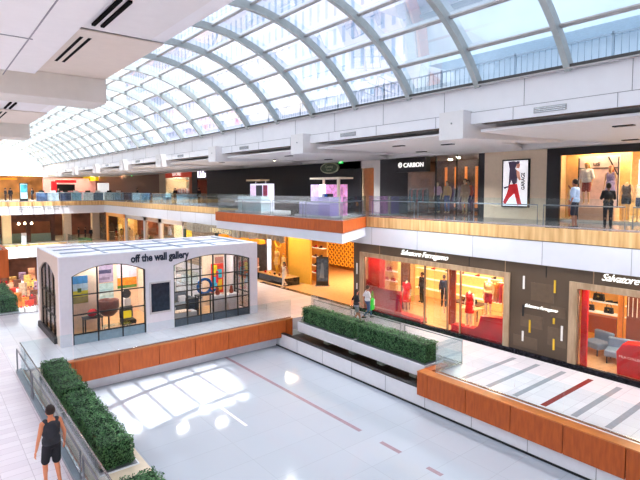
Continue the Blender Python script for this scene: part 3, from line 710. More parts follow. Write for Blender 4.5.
# --- cap store (Lids) and red-fronted store
S('wall_lids_back', B(24.6, 24.7, 47.0, 49.5, 5.05, 8.6), M_dark); wall3(47.0, 49.4, 7.55, 8.62, M_dark)
sg = thing('store_sign', 'small lit sign with the word Lids on black above the cap store', 'sign', (22.97, 49.0, 7.75))
text('lettering', 'Lids', .95, (0, 0, 0), R_W, mat('lids_white', (240, 230, 255), .4, emit=1.8), sg, .05, bold=.02, width=1.75)
for k, (y, c) in enumerate(((47.6, (220, 120, 50)), (48.6, (190, 30, 60)))):
    d = thing('cap_display', ['orange lit cap display on the right of the cap store', 'red lit cap display on the left of the cap store'][k], 'display', (24.2, y, 5.05))
    B(0, .3, -.4, .4, 0, 2.3).build('stand', mat('disp%d' % k, c, .5, emit=.6, var=.3), d)
    for j in range(4): MB().ball((-.05, -.1, .5+j*.5), .12, 1, 1.2, .7).build('cap', [M_white, M_navy, M_red, M_black][j], d, smooth=True)
wall3(50.6, 58, 7.85, 8.62, mat('red_front', (206, 66, 40), .5, emit=.15)); wall3(50.6, 51.3, 5.05, 7.85, mat('copper_pier', (150, 80, 50)))
sg = thing('store_sign', 'white lettered sign on the red band of the far store', 'sign', (22.9, 55.6, 8.05)); text('lettering', 'STORE', .5, (0, 0, 0), R_W, mat('pale_sign', (240, 220, 214), .4, emit=.6), sg, .03, width=2.4)
S('window_4', B(FX, FX+.03, 51.3, 58, 5.1, 7.85), G_shop)
for k in range(4):
    rack(['rack of grey and white clothes nearest the cap store in the red-fronted store', 'second rack from the cap store in the red-fronted store', 'third rack from the cap store in the red-fronted store', 'rack farthest from the cap store in the red-fronted store'][k], 24.4, 52.3+k*1.5, 5.05, 6, [(190, 190, 196), (120, 120, 130), (200, 90, 70)], 1.2, 1.6)
S('wall_red_store_back', B(25.6, 25.7, 50.6, 58, 5.05, 8.4), mat('greenish_grey', (120, 124, 120), var=.2))
ys = thing('store_sign', 'bright yellow canopy sign near the far corner of the upper level', 'sign', (22.0, 88.5, 7.9))
B(0, .5, -4.2, 4.2, 0, .7).build('canopy', M_yellow, ys)
text('lettering', 'KITCHEN', .4, (-.02, 2.2, .15), R_W, mat('olive_letters', (120, 110, 20)), ys, .01, width=4)
S('wall_right_far', B(23, 23.2, 84, 100, 5.05, 8.62), mat('purple_brown', (96, 50, 60), .6, var=.35, scale=.7))

# --- kiosks on the orange balcony
k1 = thing('kiosk', 'white retail kiosk with dark product pictures on the orange balcony', 'kiosk', (15.9, 27.1, 5.06), math.radians(0))
B(0, 2.2, -1.7, 1.4, 0, .12).build('base', M_white, k1)
B(.1, .7, -1.6, 1.2, .12, 1.0).build('counter', mat('kiosk_glass_white', (200, 222, 230), .2), k1)
B(-.05, .8, -1.7, 1.3, .62, .72).build('counter_top', M_white, k1)
B(.9, 1.3, -1.2, 1.0, .12, 1.8).build('tower', mat('kiosk_lightbox', (226, 220, 240), .4, emit=.5), k1)
for (a, b, c, d, m) in ((-.45, .25, 1.0, 1.7, M_navy), (-1.05, -.6, 1.0, 1.7, mat('kio_red', (150, 50, 80), .5, emit=.1, var=.5, scale=9)), (.35, .9, .95, 1.7, mat('kio_pink', (222, 196, 220), .5, emit=.4, var=.3, scale=9))):
    B(.87, .9, a, b, c, d).build('picture', m, k1)
B(.9, 1.6, -.2, 1.5, 1.98, 2.08).build('canopy', mat('canopy_tan', (200, 170, 130)), k1); B(1.4, 1.5, -.1, .0, .12, 1.98).build('post', M_steel, k1); B(1.4, 1.5, 1.1, 1.2, .12, 1.98).build('post', M_steel, k1)
for j in range(4): MB().ball((.35, -1.1+j*.6, .25+.12), .1, 1, 1, 1).build('product', [M_red, M_gold, M_white, M_dark][j], k1, smooth=True)
k2 = thing('kiosk', 'purple lit retail kiosk with white screen at the corner of the orange balcony', 'kiosk', (16.0, 20.5, 5.06))
B(0, 2.4, -1.5, 1.6, 0, .1).build('base', M_white, k2)
B(.0, .6, -1.4, -.5, .1, 1.05).build('counter', mat('lilac_counter', (170, 150, 220), .35, emit=.15), k2)
B(.1, .5, -.4, 1.3, .1, .8).build('display_case', mat('lilac_case', (190, 180, 226), .3, emit=.1), k2)
B(.9, 1.2, .1, .55, .1, 1.7).build('screen', mat('screen_white', (240, 250, 255), .4, emit=1.2), k2)
B(.9, 1.2, .6, 1.3, .1, 1.7).build('light_panel', M_lilac, k2)
B(.9, 1.2, -1.4, .0, .1, 1.7).build('light_panel', mat('pink_panel', (224, 150, 200), .4, emit=.4, var=.4, scale=6), k2)
B(.62, .74, -1.35, -1.23, .1, 1.98).build('post', mat('cream_post', (240, 226, 200), .4), k2); B(1.4, 1.5, .8, .9, .1, 1.98).build('post', mat('cream_post', (240, 226, 200), .4), k2)
B(.6, 1.5, -1.5, 1.0, 1.98, 2.07).build('canopy', mat('cream_post', (240, 226, 200)), k2)
for j in range(3): B(.15, .4, -1.2+j*.25, -1.05+j*.25, 1.05, 1.22).build('product', [M_dark, M_blue, M_white][j], k2)

# ================================================================== MIDDLE LEVEL, RIGHT: red and bronze luxury store (facade x = 18.5)
GX = 18.5
def clad(y0, y1, z0, z1, m=M_bronze, x0=GX-.04, th=.16): return S('wall_right', B(x0, x0+th, y0, y1, z0, z1), m)
clad(-14, 19.98, 3.15, 3.64)
clad(8.32, 10.68, .12, 3.15)
clad(19.45, 19.98, .12, 3.15)
S('baseboard_right', B(GX-.1, GX+.05, -14, 20, 0, .12).box(GX-.35, GX-.1, -14, 20, 0, .012), M_marble)
tl = MB()
for (a, b, c, d) in ((8.9, 9.8, 2.2, 2.9), (9.3, 10.2, 1.1, 1.6), (8.4, 9.1, .6, 1.3), (9.5, 10.5, .25, .7), (8.45, 9.0, 1.7, 2.1)): tl.box(GX-.05, GX-.04, a, b, c, d)
S('trim_16', tl, M_bronze2)
fr = MB()
for a, b in ((10.68, 19.45), (-4, 8.32)):
    fr.box(GX-.1, GX+.06, a, b, 2.92, 3.15).box(GX-.1, GX+.06, a, a+.26, .12, 2.92).box(GX-.1, GX+.06, b-.28, b, .12, 2.92)
S('trim_17', fr, M_frame)
for k, y in enumerate((18.0, 16.2, 14.4, 12.6, 10.9, 9.2, 7.5, 5.6)):
    S('trim_18', B(GX-.052, GX-.04, y, y+.03, 3.16, 3.62), M_black if k % 2 else mat('bronze_pin', (180, 150, 120), .3, .6))
# vertical light slots on the bronze wall
for k, (y, z0, z1, m, l) in enumerate(((10.1, 2.58, 3.1, 's', 'silver, top left'), (8.87, 2.62, 3.1, 'g', 'gold, top right'), (10.1, 1.5, 1.95, 'd', 'dark, left of the small sign'), (9.81, .9, 1.4, 'g', 'gold, below the small sign'), (8.87, 1.44, 1.66, 'g', 'gold, right under the small sign'), (8.56, .87, 1.43, 's', 'silver, lower right'), (10.09, .5, .9, 's', 'silver, bottom left'), (8.85, .45, .87, 'g', 'gold, bottom right'), (19.7, 1.9, 2.5, 's', 'silver, upper one at the far end'), (19.7, .9, 1.4, 's', 'silver, lower one at the far end'))):
    tag(B(GX-.07, GX-.04, y-.035, y+.035, z0, z1).build('inlay_bar', {'s': mat('silver_bar', (226, 222, 216), .2, .2, emit=.3), 'g': mat('gold_bar', (222, 180, 60), .25, .3, emit=.2), 'd': M_black}[m]), 'slim vertical inlay bar on the bronze wall, %s' % l, 'wall ornament', 'inlay bars on the bronze wall')
def script_sign(label, y, z, w, s, words):
    r = thing('store_sign', label, 'sign', (GX-.05, y, z)); text('lettering', words, s, (-.03, 0, 0), R_W, M_sign_w, r, .02, bold=-s*.004, shear=.4, width=w, space=.9)
    return r
for k, (y, l) in enumerate(((18.9, 'over the red panel'), (17.6, 'over the low red wall'), (16.4, 'over the red torso'), (13.0, 'over the red dress'), (11.8, 'over the tan coat'), (7.4, 'over the far right red panel'), (6.0, 'over the red sloping block'))):  # spots added to make the red displays brighter
    d_ = thing('downlight', 'added fill spot in the red store window, %s' % l, 'light', (18.68, y, 3.19), 0, 'added fill spots of the red store')
    MB().lathe([(.05, 0), (.05, -.05), (.035, -.05), (.03, 0)], n=10).build('housing', M_white, d_); spot(d_, 130, (1, .93, .82))
script_sign('large lit Salvatore Ferragamo lettering above the double display windows', 16.5, 3.3, 2.8, .36, 'Salvatore Ferragamo')
script_sign('small lit Salvatore Ferragamo lettering on the bronze wall', 10.02, 1.9, 1.3, .17, 'Salvatore Ferragamo')
script_sign('large lit Salvatore Ferragamo lettering cut off by the right frame edge', 7.22, 3.34, 2.6, .36, 'Salvatore Ferragamo')
# glazing
S('window_5', B(GX+.02, GX+.04, 14.9, 19.17, .14, 2.92).box(GX+.02, GX+.04, 10.94, 13.6, .14, 2.92), G_shop)
S('window_6', B(GX+.02, GX+.04, -3.7, 8.04, .14, 2.92), G_shop)
S('window_frame', B(GX-.03, GX+.07, 13.72, 13.78, .1, 2.92).box(GX-.03, GX+.07, 13.05, 13.1, .1, 2.92).box(GX-.03, GX+.07, 15.05, 15.1, .1, 2.92).box(GX-.03, GX+.07, 19.12, 19.18, .1, 2.92).box(GX-.03, GX+.07, 8.0, 8.06, .1, 2.92), mat('bronze_mullion', (190, 160, 130), .25, .6))
dr = sroot('door_1')
B(GX+.6, GX+.63, 14.2, 15.0, .05, 2.85).build('door_glass', G_shop, dr); MB().tube([(GX+.5, 14.3, .7), (GX+.5, 14.3, 1.9)], .025).build('door_handle', M_steel, dr)
# shop shell
S('floor', B(18.55, 26, -14, 20, -.1, .03), mat('warm_stone_floor', (214, 168, 120), .12, var=.12))
S('wall_shop_back', B(24.0, 24.1, 9.7, 20, 0, 3.9), M_warm)
S('wall_shop_back_right', B(22.6, 22.7, -14, 9.6, 0, 3.9), M_warm)
S('wall_shop_end', B(18.6, 26, 19.9, 20.0, 0, 3.9), M_cream); S('wall_shop_divider', B(18.6, 24, 9.6, 9.7, 0, 3.9), M_warm); S('wall_shop_divider', B(18.6, 21, 10.5, 10.6, 0, 3.9), M_warm)
S('ceiling', B(18.6, 26, -14, 20, 3.2, 3.3), M_cream)
for k, (x, y) in enumerate(((20.2, 17.6), (20.2, 14.4), (20.2, 12.2), (22.6, 16), (22.6, 12), (20.3, 6.3), (20.3, 2), (20.3, -3))):
    l = thing('ceiling_light', 'warm recessed ceiling panel in the red store, %s' % ['over the left red backdrop', 'just inside the entrance', 'over the right display', 'back left', 'back right', 'over the blue-grey seats', 'second from the blue-grey seats', 'third from the blue-grey seats'][k], 'light', (x, y, 3.19), 0, 'ceiling lights in the red store')
    B(-.5, .5, -.5, .5, -.02, 0).build('diffuser', M_lamp_warm, l); B(-.54, .54, -.54, .54, -.01, .005).build('trim_ring', M_white, l)
# left display: red backdrop, low red curved wall, shelves with bags
rb = tag(B(19.12, 19.2, 18.33, 19.55, .03, 2.95).build('display_screen', M_red), 'tall red backdrop panel in the left display window', 'display panel')
rw = thing('red_display_wall', 'low curving red display wall with pink highlights in the left window', 'display wall', (18.75, 18.2-.2, .12))
MB().prism([(-1.1, 0), (1.5, 0), (1.5, 1.5), (.9, 1.3), (.2, 1.15), (-.5, 1.15), (-1.1, 1.2)], lambda u, v, w: (w, u, v), .1, .2).build('panel', mat('glossy_red', (226, 22, 34), .12, var=.25, scale=1.2), rw)
B(-.15, .35, -2.6, 1.5, -.02, .14).build('plinth', M_red, rw, bevel=.02)
B(-.17, .25, -2.7, 1.5, -.09, -.02).build('base', M_marble, rw)
def bag(label, x, y, z, m, s=1.0, rz=0, group='handbags on the shop shelves'):
    r = thing('handbag', label, 'handbag', (x, y, z), rz, group); r.scale = (s,)*3
    MB().prism([(-.17, 0), (.17, 0), (.14, .22), (-.14, .22)], lambda u, v, w: (w, u, v), -.06, .06).build('body', m, r, bevel=.015)
    MB().tube([(0, -.09, .2), (0, -.07, .32), (0, 0, .36), (0, .07, .32), (0, .09, .2)], .012, 6).build('handle', m, r)
    B(-.068, -.06, -.03, .03, .12, .16).build('clasp', M_gold, r)
    return r
def shelfunit(label, x, y0, y1, zs, m=M_warm, back=2.9, depth=.35):
    r = thing('shelf_unit', label, 'shelving', (x, (y0+y1)/2, .03)); h = (y1-y0)/2
    B(depth-.03, depth, -h, h, 0, back).build('back_panel', m, r)
    B(0, depth, -h-.03, -h, 0, back).build('side_panel', m, r); B(0, depth, h, h+.03, 0, back).build('side_panel', m, r)
    for z in zs: B(.02, depth-.03, -h, h, z, z+.04).build('shelf', M_shelf, r)
    return r
shelfunit('lit shelf unit with red handbags behind the low red wall', 20.0, 18.15, 19.4, (1.42, 1.95), mat('cream_glow', (250, 210, 130), .5, emit=.25))
bag('red handbag on the upper shelf beside the red backdrop', 20.14, 18.9, 2.0, M_redsat, 1.0)
bag('red handbag on the lower shelf, nearer the red backdrop', 20.14, 19.1, 1.47, M_redsat, .8); bag('red handbag on the lower shelf, nearer the entrance', 20.14, 18.6, 1.47, M_redsat, .85)
shelfunit('wide lit shelf unit with shoes at the back of the entrance', 23.4, 13.2, 19.8, (.5, 1.1, 1.7, 2.3), mat('cream_glow', (250, 210, 130)), 2.9)
for k in range(12):
    y = 13.6+(k % 6)*1.0; z = (1.77, 2.37)[k//6]
    sh = thing('shoe', '%s shoe on the %s lit shelf behind the entrance' % (['first', 'second', 'third', 'fourth', 'fifth', 'sixth'][k % 6]+' from the right', ['lower', 'upper'][k//6]), 'shoe', (23.58, y, z), 0, 'shoes at the back of the entrance')
    MB().prism([(-.14, 0), (.14, 0), (.14, .04), (.02, .07), (-.08, .13), (-.14, .12)], lambda u, v, w: (w, u, v), -.045, .045).build('upper', [M_brown, M_dark, M_red][k % 3], sh, bevel=.01)
    B(-.045, .045, -.14, -.1, -.0, .03).build('heel', M_black, sh)
tag(B(20.2, 20.4, 17.6, 18.1, .03, 3.1).build('pillar', mat('brown_pillar', (104, 70, 56))), 'brown pillar between the left display and the entrance', 'pillar')
def table(label, x, y, z, lx, ly, h, m, legm=None):
    r = thing('display_table', label, 'table', (x, y, z))
    B(-lx/2, lx/2, -ly/2, ly/2, h-.05, h).build('tabletop', m, r, bevel=.008)
    for sx in (-1, 1):
        for sy in (-1, 1): B(sx*(lx/2-.05)-.025, sx*(lx/2-.05)+.025, sy*(ly/2-.05)-.025, sy*(ly/2-.05)+.025, 0, h-.05).build('leg', legm or m, r)
    return r
table('dark display table inside the entrance', 21.4, 14.6, .03, .9, 1.6, .8, M_darkwood)
table('pale display table in the right display window', 20.3, 13.7, .03, .7, .9, .85, mat('pale_wood', (236, 190, 140)))
bag('brown handbag on the dark entrance table', 21.4, 14.9, .83, M_brown); bag('red handbag on the pale display table', 20.3, 13.7, .88, M_redsat, .8); bag('black handbag on the dark entrance table', 21.4, 14.3, .83, M_black, .9)
mq('red-clad torso mannequin just inside the left display window', (19.55, 17.1, .03), W, 1.95, skinmat=M_mannb, top=(214, 20, 26), sleeve=.3, bottom=(214, 20, 26), dress=True, hair=None, head=False, female=True)
mq('headless mannequin in a bright red dress in the right display window', (19.1, 13.0, .37), W, 1.78, skinmat=mat('mann_cream', (236, 214, 180)), top=(232, 24, 20), sleeve=0, tank=True, dress=True, hair=None, head=False, female=True)
mq('mannequin in a tan coat and red skirt at the right display end', (19.1, 12.05, 1.06), W, 1.72, skinmat=mat('mann_cream', (236, 214, 180)), top=(206, 150, 90), sleeve=.9, bottom=(190, 24, 30), blen=.4, hair=None, head=False, female=True)
figure('person', 'shop assistant in dark clothes standing inside the red store entrance', 'person', (22.3, 18.35, .03), math.radians(80), 1.72, None, skin=(150, 100, 80), top=(40, 30, 34), sleeve=.9, bottom=(30, 26, 30), blen=.95, hair=(40, 24, 20), voxel=.02, shoes=(20, 20, 20))
figure('person', 'person in navy looking at goods by the entrance doors of the red store', 'person', (22.4, 16.9, .03), math.radians(-60), 1.75, None, skin=(170, 116, 90), top=(40, 52, 84), sleeve=.9, bottom=(34, 40, 60), blen=.95, hair=(60, 40, 30), voxel=.02, shoes=(20, 20, 20))
pl = thing('red_platform', 'glossy red display platform at the foot of the right display window', 'platform', (18.8, 12.3, .03))
MB().prism([(-1.35, 0), (1.5, 0), (1.5, .3), (.3, .34), (.1, .5), (-.02, .97), (-1.35, 1.1)], lambda u, v, w: (w, u, v), .05, .5).build('body', mat('glossy_red', (206, 30, 40)), pl, bevel=.02)
B(-.1, .55, -1.36, 1.52, -.02, .02).build('base', M_marble, pl)
shelfunit('lit shelf unit with hanging garments at the back of the right display', 21.3, 10.7, 12.7, (.6, 1.4, 2.4), mat('amber_glow', (240, 170, 80), .5, emit=.2))
rack('brass rail of brown and red garments in the right display window', 20.2, 12.3, .03, 8, [(170, 90, 40), (200, 130, 60), (170, 30, 34)], 1.3, 2.3)
tag(B(19.6, 19.7, 14.15, 14.5, .03, 3.1).build('display_screen', mat('red_brown', (150, 60, 40))), 'red-brown panel beside the entrance mullion', 'display panel')
# right window: red strip, shelves with black bags, blue-grey seats, red platform
tag(B(18.75, 18.85, 7.8, 8.02, .03, 3.1).build('display_screen', M_red), 'narrow red upright panel at the left of the far right window', 'display panel')
su = shelfunit('amber lit shelf unit with black handbags in the far right window', 21.9, 7.95, 9.35, (1.3, 1.76), mat('amber_glow', (240, 170, 80)), 2.9, .45)
shelfunit('amber lit shelf unit behind the slatted screen in the far right window', 21.9, 3.6, 7.7, (1.3, 1.76), mat('amber_glow', (240, 170, 80)), 2.9, .45)
B(-.02, .3, -.67, .67, .45, 1.2).build('cabinet', mat('amber_brown', (176, 84, 40), .35), su)
bag('large black handbag on the top amber shelf', 22.08, 8.75, 1.84, M_black, 1.35); bag('black handbag on the lower amber shelf, beside the red panel', 22.08, 9.1, 1.38, M_black, 1.1); bag('black handbag with handle up on the lower amber shelf', 22.08, 8.35, 1.38, M_black, 1.1)
for k in range(2):
    sh = thing('shoe', ['black flat shoe on the top amber shelf, left of the pair', 'black flat shoe on the top amber shelf, right of the pair'][k], 'shoe', (22.08, 8.35-k*.25, 1.84), 0, 'flat shoes on the amber shelf'); MB().prism([(-.13, 0), (.13, 0), (.12, .05), (-.04, .08), (-.13, .09)], lambda u, v, w: (w, u, v), -.04, .04).build('upper', M_black, sh); B(-.04, .04, -.13, -.09, -.0, .02).build('heel', M_dark, sh)
sc = thing('slatted_screen', 'screen of thin white vertical rods on dark wood in the far right window', 'screen', (21.2, 6.9, 1.6)); B(.05, .1, -.9, .5, -1.57, .8).build('panel', mat('redbrown_wood', (130, 66, 46)), sc)
for k in range(9): MB().tube([(0, .42-k*.15, .0), (0, .42-k*.15, .75)], .015, 6).build('rod', mat('cloth_white', (236, 236, 226)), sc)
def sofa(label, x, y, rz, L):
    r = thing('sofa', label, 'seat', (x, y, .03), rz, 'blue-grey seats')
    m = mat('blue_grey_fabric', (116, 138, 164), .7, var=.1); B(-.4, .4, -L/2, L/2, .25, .5).build('seat', m, r, bevel=.05); B(.25, .45, -L/2, L/2, .45, .85).build('backrest', m, r, bevel=.05)
    for sx in (-.33, .33):
        for sy in (-L/2+.1, L/2-.1): B(sx-.02, sx+.02, sy-.02, sy+.02, 0, .25).build('leg', M_black, r)
    return r
sofa('blue-grey sofa nearest the glass in the far right window', 20.2, 6.9, math.radians(10), 1.5); sofa('blue-grey armchair behind the sofa in the far right window', 20.7, 8.2, math.radians(-20), .8)
pl = thing('red_platform', 'bright red sloping display block at the foot of the far right window', 'platform', (18.85, 6.0, .03))
MB().prism([(-1.6, 0), (.8, 0), (.85, .8), (.65, 1.12), (.2, 1.18), (-1.6, 1.18)], lambda u, v, w: (w, u, v), .0, .55).build('body', M_red, pl, bevel=.03)
text('lettering', 'MLA COLLECTION', .12, (-.01, .75, .62), R_W, mat('pale_text', (250, 200, 190), emit=.2), pl, .002)

# ================================================================== golden store left of it (recessed) and shops beyond
S('floor', B(18.5, 30, 20, 67, -.1, .005), mat('warm_polished_floor', (226, 184, 134), .1, var=.1))
S('trim_19', B(18.35, 18.7, 20.1, 29.6, 0, .012), mat('brown_threshold', (96, 66, 46), .2))
lat = thing('lattice_wall', 'amber lattice wall of round openings behind the directory screen', 'wall panel', (26.6, 30.4, 0))
B(.1, .16, -3.2, 3.6, .2, 3.6).build('glow_panel', mat('amber_dark', (150, 80, 20), .5, emit=.15), lat)
lm = MB()
for i in range(15):
    for j in range(8):
        cy, cz = -3.0+i*.46, .45+j*.42; lm.tube([(.05, cy+.17*math.cos(a*PI/4), cz+.17*math.sin(a*PI/4)) for a in range(9)], .045, 5, cap=False)
lm.build('ring_lattice', mat('amber_bright', (240, 170, 50), .4, .2, emit=.35), lat)
S('wall_gold_back', B(27, 27.1, 20, 40, 0, 3.9), M_amber); S('wall_gold_inner', B(20.6, 20.75, 26.65, 29.3, 0, 3.9), mat('ochre_panel', (206, 158, 60), .4, emit=.12))
S('wall_gold_side', B(20, 27, 19.98+.04, 20.1, 0, 3.9), M_amber)
for k, y in enumerate((25.3, 25.9)): pass
for j, z in enumerate((.64, 1.14, 1.75, 2.4)):
    tag(B(21.4, 21.75, 26.3, 27.75, z, z+.05).build('shelf', M_shelf), '%s glowing shelf of the shoe display left of the directory' % ['lowest', 'second', 'third', 'top'][j], 'shelf', 'glowing shelves of the golden store')
    for q in range(2): tag(MB().prism([(-.16, 0), (.16, 0), (.16, .06), (.02, .09), (-.08, .18), (-.16, .17)], lambda u, v, w: (w, u, v), -.06, .06).build('shoe', [M_brown, M_redsat, M_dark][(j+q) % 3], bevel=.01, loc=(21.55, 26.7+q*.6, z+.05)), '%s shoe on the %s glowing shelf' % (['right-hand', 'left-hand'][q], ['lowest', 'second', 'third', 'top'][j]), 'shoe', 'shoes on the glowing shelves')
S('wall_gold_shelf_back', B(21.75, 21.8, 26.2, 28.4, 0, 3.6), M_amber)
for k in range(4):
    tag(MB().lathe([(.02, .4), (.16, .3), (.2, 0), (.18, -.05)], n=12).build('pendant_lamp', mat('yellow_glow', (250, 224, 40), .4, emit=1.3), loc=(18.9, 23.6+k*.45, 3.46)), 'glowing yellow pendant under the ceiling, %s from the right' % ['first', 'second', 'third', 'fourth'][k], 'lamp', 'yellow pendants')
# golden mannequin display on a step
stp = thing('display_step', 'black-edged display step with small objects in the golden window', 'platform', (19.1, 29.2, .01)); B(-.2, 1.0, -2.0, 1.6, 0, .5).build('step', M_marble, stp); B(-.18, .98, -1.98, 1.58, .5, .53).build('top', mat('tan_top', (196, 150, 96)), stp)
for k in range(5): tag(MB().ball((0, 0, .08), .08, 1, 1.3, 1).build('ornament', [M_red, M_brown, M_dark, M_gold, M_redsat][k], smooth=True, loc=(19.2, 27.7+k*.6, .54)), 'small %s ornament on the golden window step' % ['red', 'brown', 'black', 'gold', 'dark red'][k], 'ornament', 'ornaments on the step')
S('wall_gold_window', B(20.3, 20.4, 29.2, 31.0, 0, 3.6), M_goldm)
mq('gold mannequin with a large round headpiece in the golden window', (19.6, 29.2, .54), W, 1.9, skinmat=M_gold, top=(224, 180, 110), dress=True, sleeve=.3, hair=(170, 110, 40), female=True)
mq('smaller gold mannequin nearer the walking woman in white', (19.6, 28.4, .54), W, 1.5, skinmat=M_gold, top=(226, 196, 130), dress=True, sleeve=.3, hair=(150, 90, 40), female=True)
wr = thing('wreath', 'gold ring ornament hanging in the golden window', 'ornament', (19.3, 28.6, 2.9)); MB().tube([(0, .4*math.cos(a*PI/10), .4*math.sin(a*PI/10)) for a in range(21)], .06, 6, cap=False).build('ring', M_gold, wr); MB().tube([(0, 0, .4), (0, 0, .9)], .01).build('cord', M_dark, wr)
# directory totem
def totem(label, x, y, z, rz, h=1.95, face=None):
    r = thing('directory_screen', label, 'sign', (x, y, z), rz)
    B(-.08, .08, -.42, .42, 0, h).build('housing', M_dark, r, bevel=.015)
    B(-.09, -.08, -.36, .36, .35, h-.1).build('screen', face or mat('totem_face', (60, 76, 96), .2, emit=.3, var=.5, scale=4), r)
    B(-.15, .15, -.5, .5, 0, .06).build('foot', M_steel, r); return r
tt = totem('tall dark directory screen standing before the golden store', 20.9, 25.7, .01, math.radians(50), 1.98)
MB().prism([(-.06, 1.5), (.02, 1.62), (.1, 1.5), (.12, 1.2), (.2, .6), (-.12, .55), (-.1, 1.2)], lambda u, v, w: (w, u, v), -.097, -.092).build('picture', mat('pic_pale', (96, 116, 136), emit=.2), tt)

# shops farther along, middle level right
def shopfront(y0, y1, face, glow, name_idx, label_goods, colors, zt=3.2, pier=.35, back=1.4):
    S('wall_right', B(GX, GX+.2, y0, y0+pier, 0, 3.62).box(GX, GX+.2, y1-pier, y1, 0, 3.62).box(GX, GX+.2, y0, y1, zt, 3.62), face)
    S('wall_shop_back', B(GX+back, GX+back+.1, y0, y1, 0, 3.7), glow)
    S('window_%d' % name_idx, B(GX+.08, GX+.1, y0+pier, y1-pier, .05, zt), G_shop)
    n = max(2, int((y1-y0-.8)/1.0))
    for k in range(n):
        c = colors[k % len(colors)]; h = random.uniform(1.0, 2.2)
        r = thing('display_stand', '%s stand from the near end in the %s' % (['first', 'second', 'third', 'fourth', 'fifth', 'sixth', 'seventh', 'eighth'][k], label_goods), 'display', (GX+.9, y0+pier+.4+k*(y1-y0-2*pier-.4)/n, .01))
        B(-.2, .2, -.25, .25, 0, h).build('stand', mat('goods_%d_%d_%d' % c, c, .5, var=.4, scale=6), r)
        B(-.24, .24, -.3, .3, h*.5, h*.5+.04).build('shelf', M_shelf, r); MB().ball((-.1, 0, h+.1), .12).build('goods', [M_dark, M_gold, M_red][k % 3], r, smooth=True)
S('wall_right', B(GX-.05, GX+.25, 36.6, 42.5, 0, 3.62), tile('stone_relief', (196, 172, 140), (170, 146, 118), (120, 100, 84), .5, .22, .6, .02, vec='yz', offset=.5))
cu = MB()
for k in range(30):   # undulating ribbed canopy band above the golden store
    y = 26.5+k*.5; cu.tube([(18.2+.12*math.sin(k*.9), y, 3.05+.12*math.sin(k*.45)), (18.2+.12*math.sin(k*.9), y, 3.6)], .2, 8)
o = cu.build('trim_20', mat('ribbed_grey', (168, 158, 140), .5, var=.2)); o['kind'] = 'structure'
cv = thing('lettering_sign', 'raised pale lettering on the ribbed band behind the gallery roof', 'sign', (17.95, 36.2, 3.12)); text('lettering', 'NESPRESSO', .5, (0, 0, 0), R_W, mat('pale_gold', (214, 200, 160), emit=.2), cv, .03, width=3.4)
for k, y in enumerate((29.0, 30.6, 32.4, 34.0)): tag(B(18.05, 18.49, y, y+1.0, 2.75, 3.02).build('lit_panel', mat('orange_glow', (240, 140, 20), .4, emit=.6)), 'glowing orange panel under the ribbed band, %s from the near end' % ['first', 'second', 'third', 'fourth'][k], 'lamp', 'orange panels under the band')
dd = thing('doorway', 'lit yellow doorway with a dark post in the stone wall', 'doorway', (18.42, 41.2, 0)); B(-.02, 0, -.5, .6, .5, 2.9).build('lit_panel', mat('yellow_door', (230, 180, 50), emit=.5, var=.5), dd); B(-.1, 0, .65, 1.1, 0, 3.0).build('post', mat('dark_green_post', (60, 70, 60)), dd)
shopfront(31.1, 36.5, mat('teal_pier', (96, 110, 112), .4), mat('teal_back', (90, 84, 84), .5, var=.3), 12, 'dark teal shop under the ribbed band', [(210, 150, 130), (230, 190, 120), (90, 80, 90)], zt=2.7)
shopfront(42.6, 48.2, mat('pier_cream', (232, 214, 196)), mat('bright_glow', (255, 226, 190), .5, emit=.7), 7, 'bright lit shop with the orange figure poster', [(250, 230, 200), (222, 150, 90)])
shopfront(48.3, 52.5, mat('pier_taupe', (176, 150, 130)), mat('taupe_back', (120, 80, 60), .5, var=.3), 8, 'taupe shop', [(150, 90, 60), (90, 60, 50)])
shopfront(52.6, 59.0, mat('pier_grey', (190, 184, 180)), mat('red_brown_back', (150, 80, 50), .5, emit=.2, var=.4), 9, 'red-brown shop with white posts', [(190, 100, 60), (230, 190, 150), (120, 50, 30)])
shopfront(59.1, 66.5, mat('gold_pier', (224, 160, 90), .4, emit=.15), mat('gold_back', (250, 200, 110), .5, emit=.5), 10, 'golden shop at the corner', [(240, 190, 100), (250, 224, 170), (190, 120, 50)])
shopfront(66.6, 74, mat('brown_pier', (110, 84, 66)), M_dark, 11, 'dark shop past the corner', [(60, 60, 70), (160, 120, 80)])

# ================================================================== FAR END, middle level restaurant
S('wall_far_middle', B(-6, 40, 78, 78.2, 0, 3.7), mat('far_brown', (120, 72, 54), .6, var=.5, scale=.5))
rs = thing('restaurant_booth', 'dark red-brown timber restaurant front at the far end of the middle level', 'restaurant', (9.2, 70.5, 0))
B(-4, 4.2, 0, .5, 2.5, 3.5).build('beam', M_darkwood, rs)
for x in (-3.9, -1.6, 1.0, 3.7): B(x, x+.45, 0, .4, 0, 2.5).build('post', M_darkwood, rs)
B(-3.5, -1.7, .1, .3, 0, 1.1).build('counter', mat('glassy_green', (130, 150, 140), .2), rs); B(-1.1, 1.0, .1, .3, 0, 1.1).build('counter', mat('glassy_green', (130, 150, 140)), rs); B(1.5, 3.7, .1, .3, 0, 1.0).build('counter', mat('glassy_green', (130, 150, 140)), rs)
for k in range(3): tag(MB().ball((0, 0, 0), .14).tube([(0, 0, .1), (0, 0, 1.5)], .012, 5).build('pendant_lamp', M_lamp_warm, smooth=True, loc=(9.6+k*.7, 72.0, 2.2)), 'small warm pendant over the far restaurant counter, %s' % ['left', 'middle', 'right'][k], 'lamp', 'restaurant pendants')
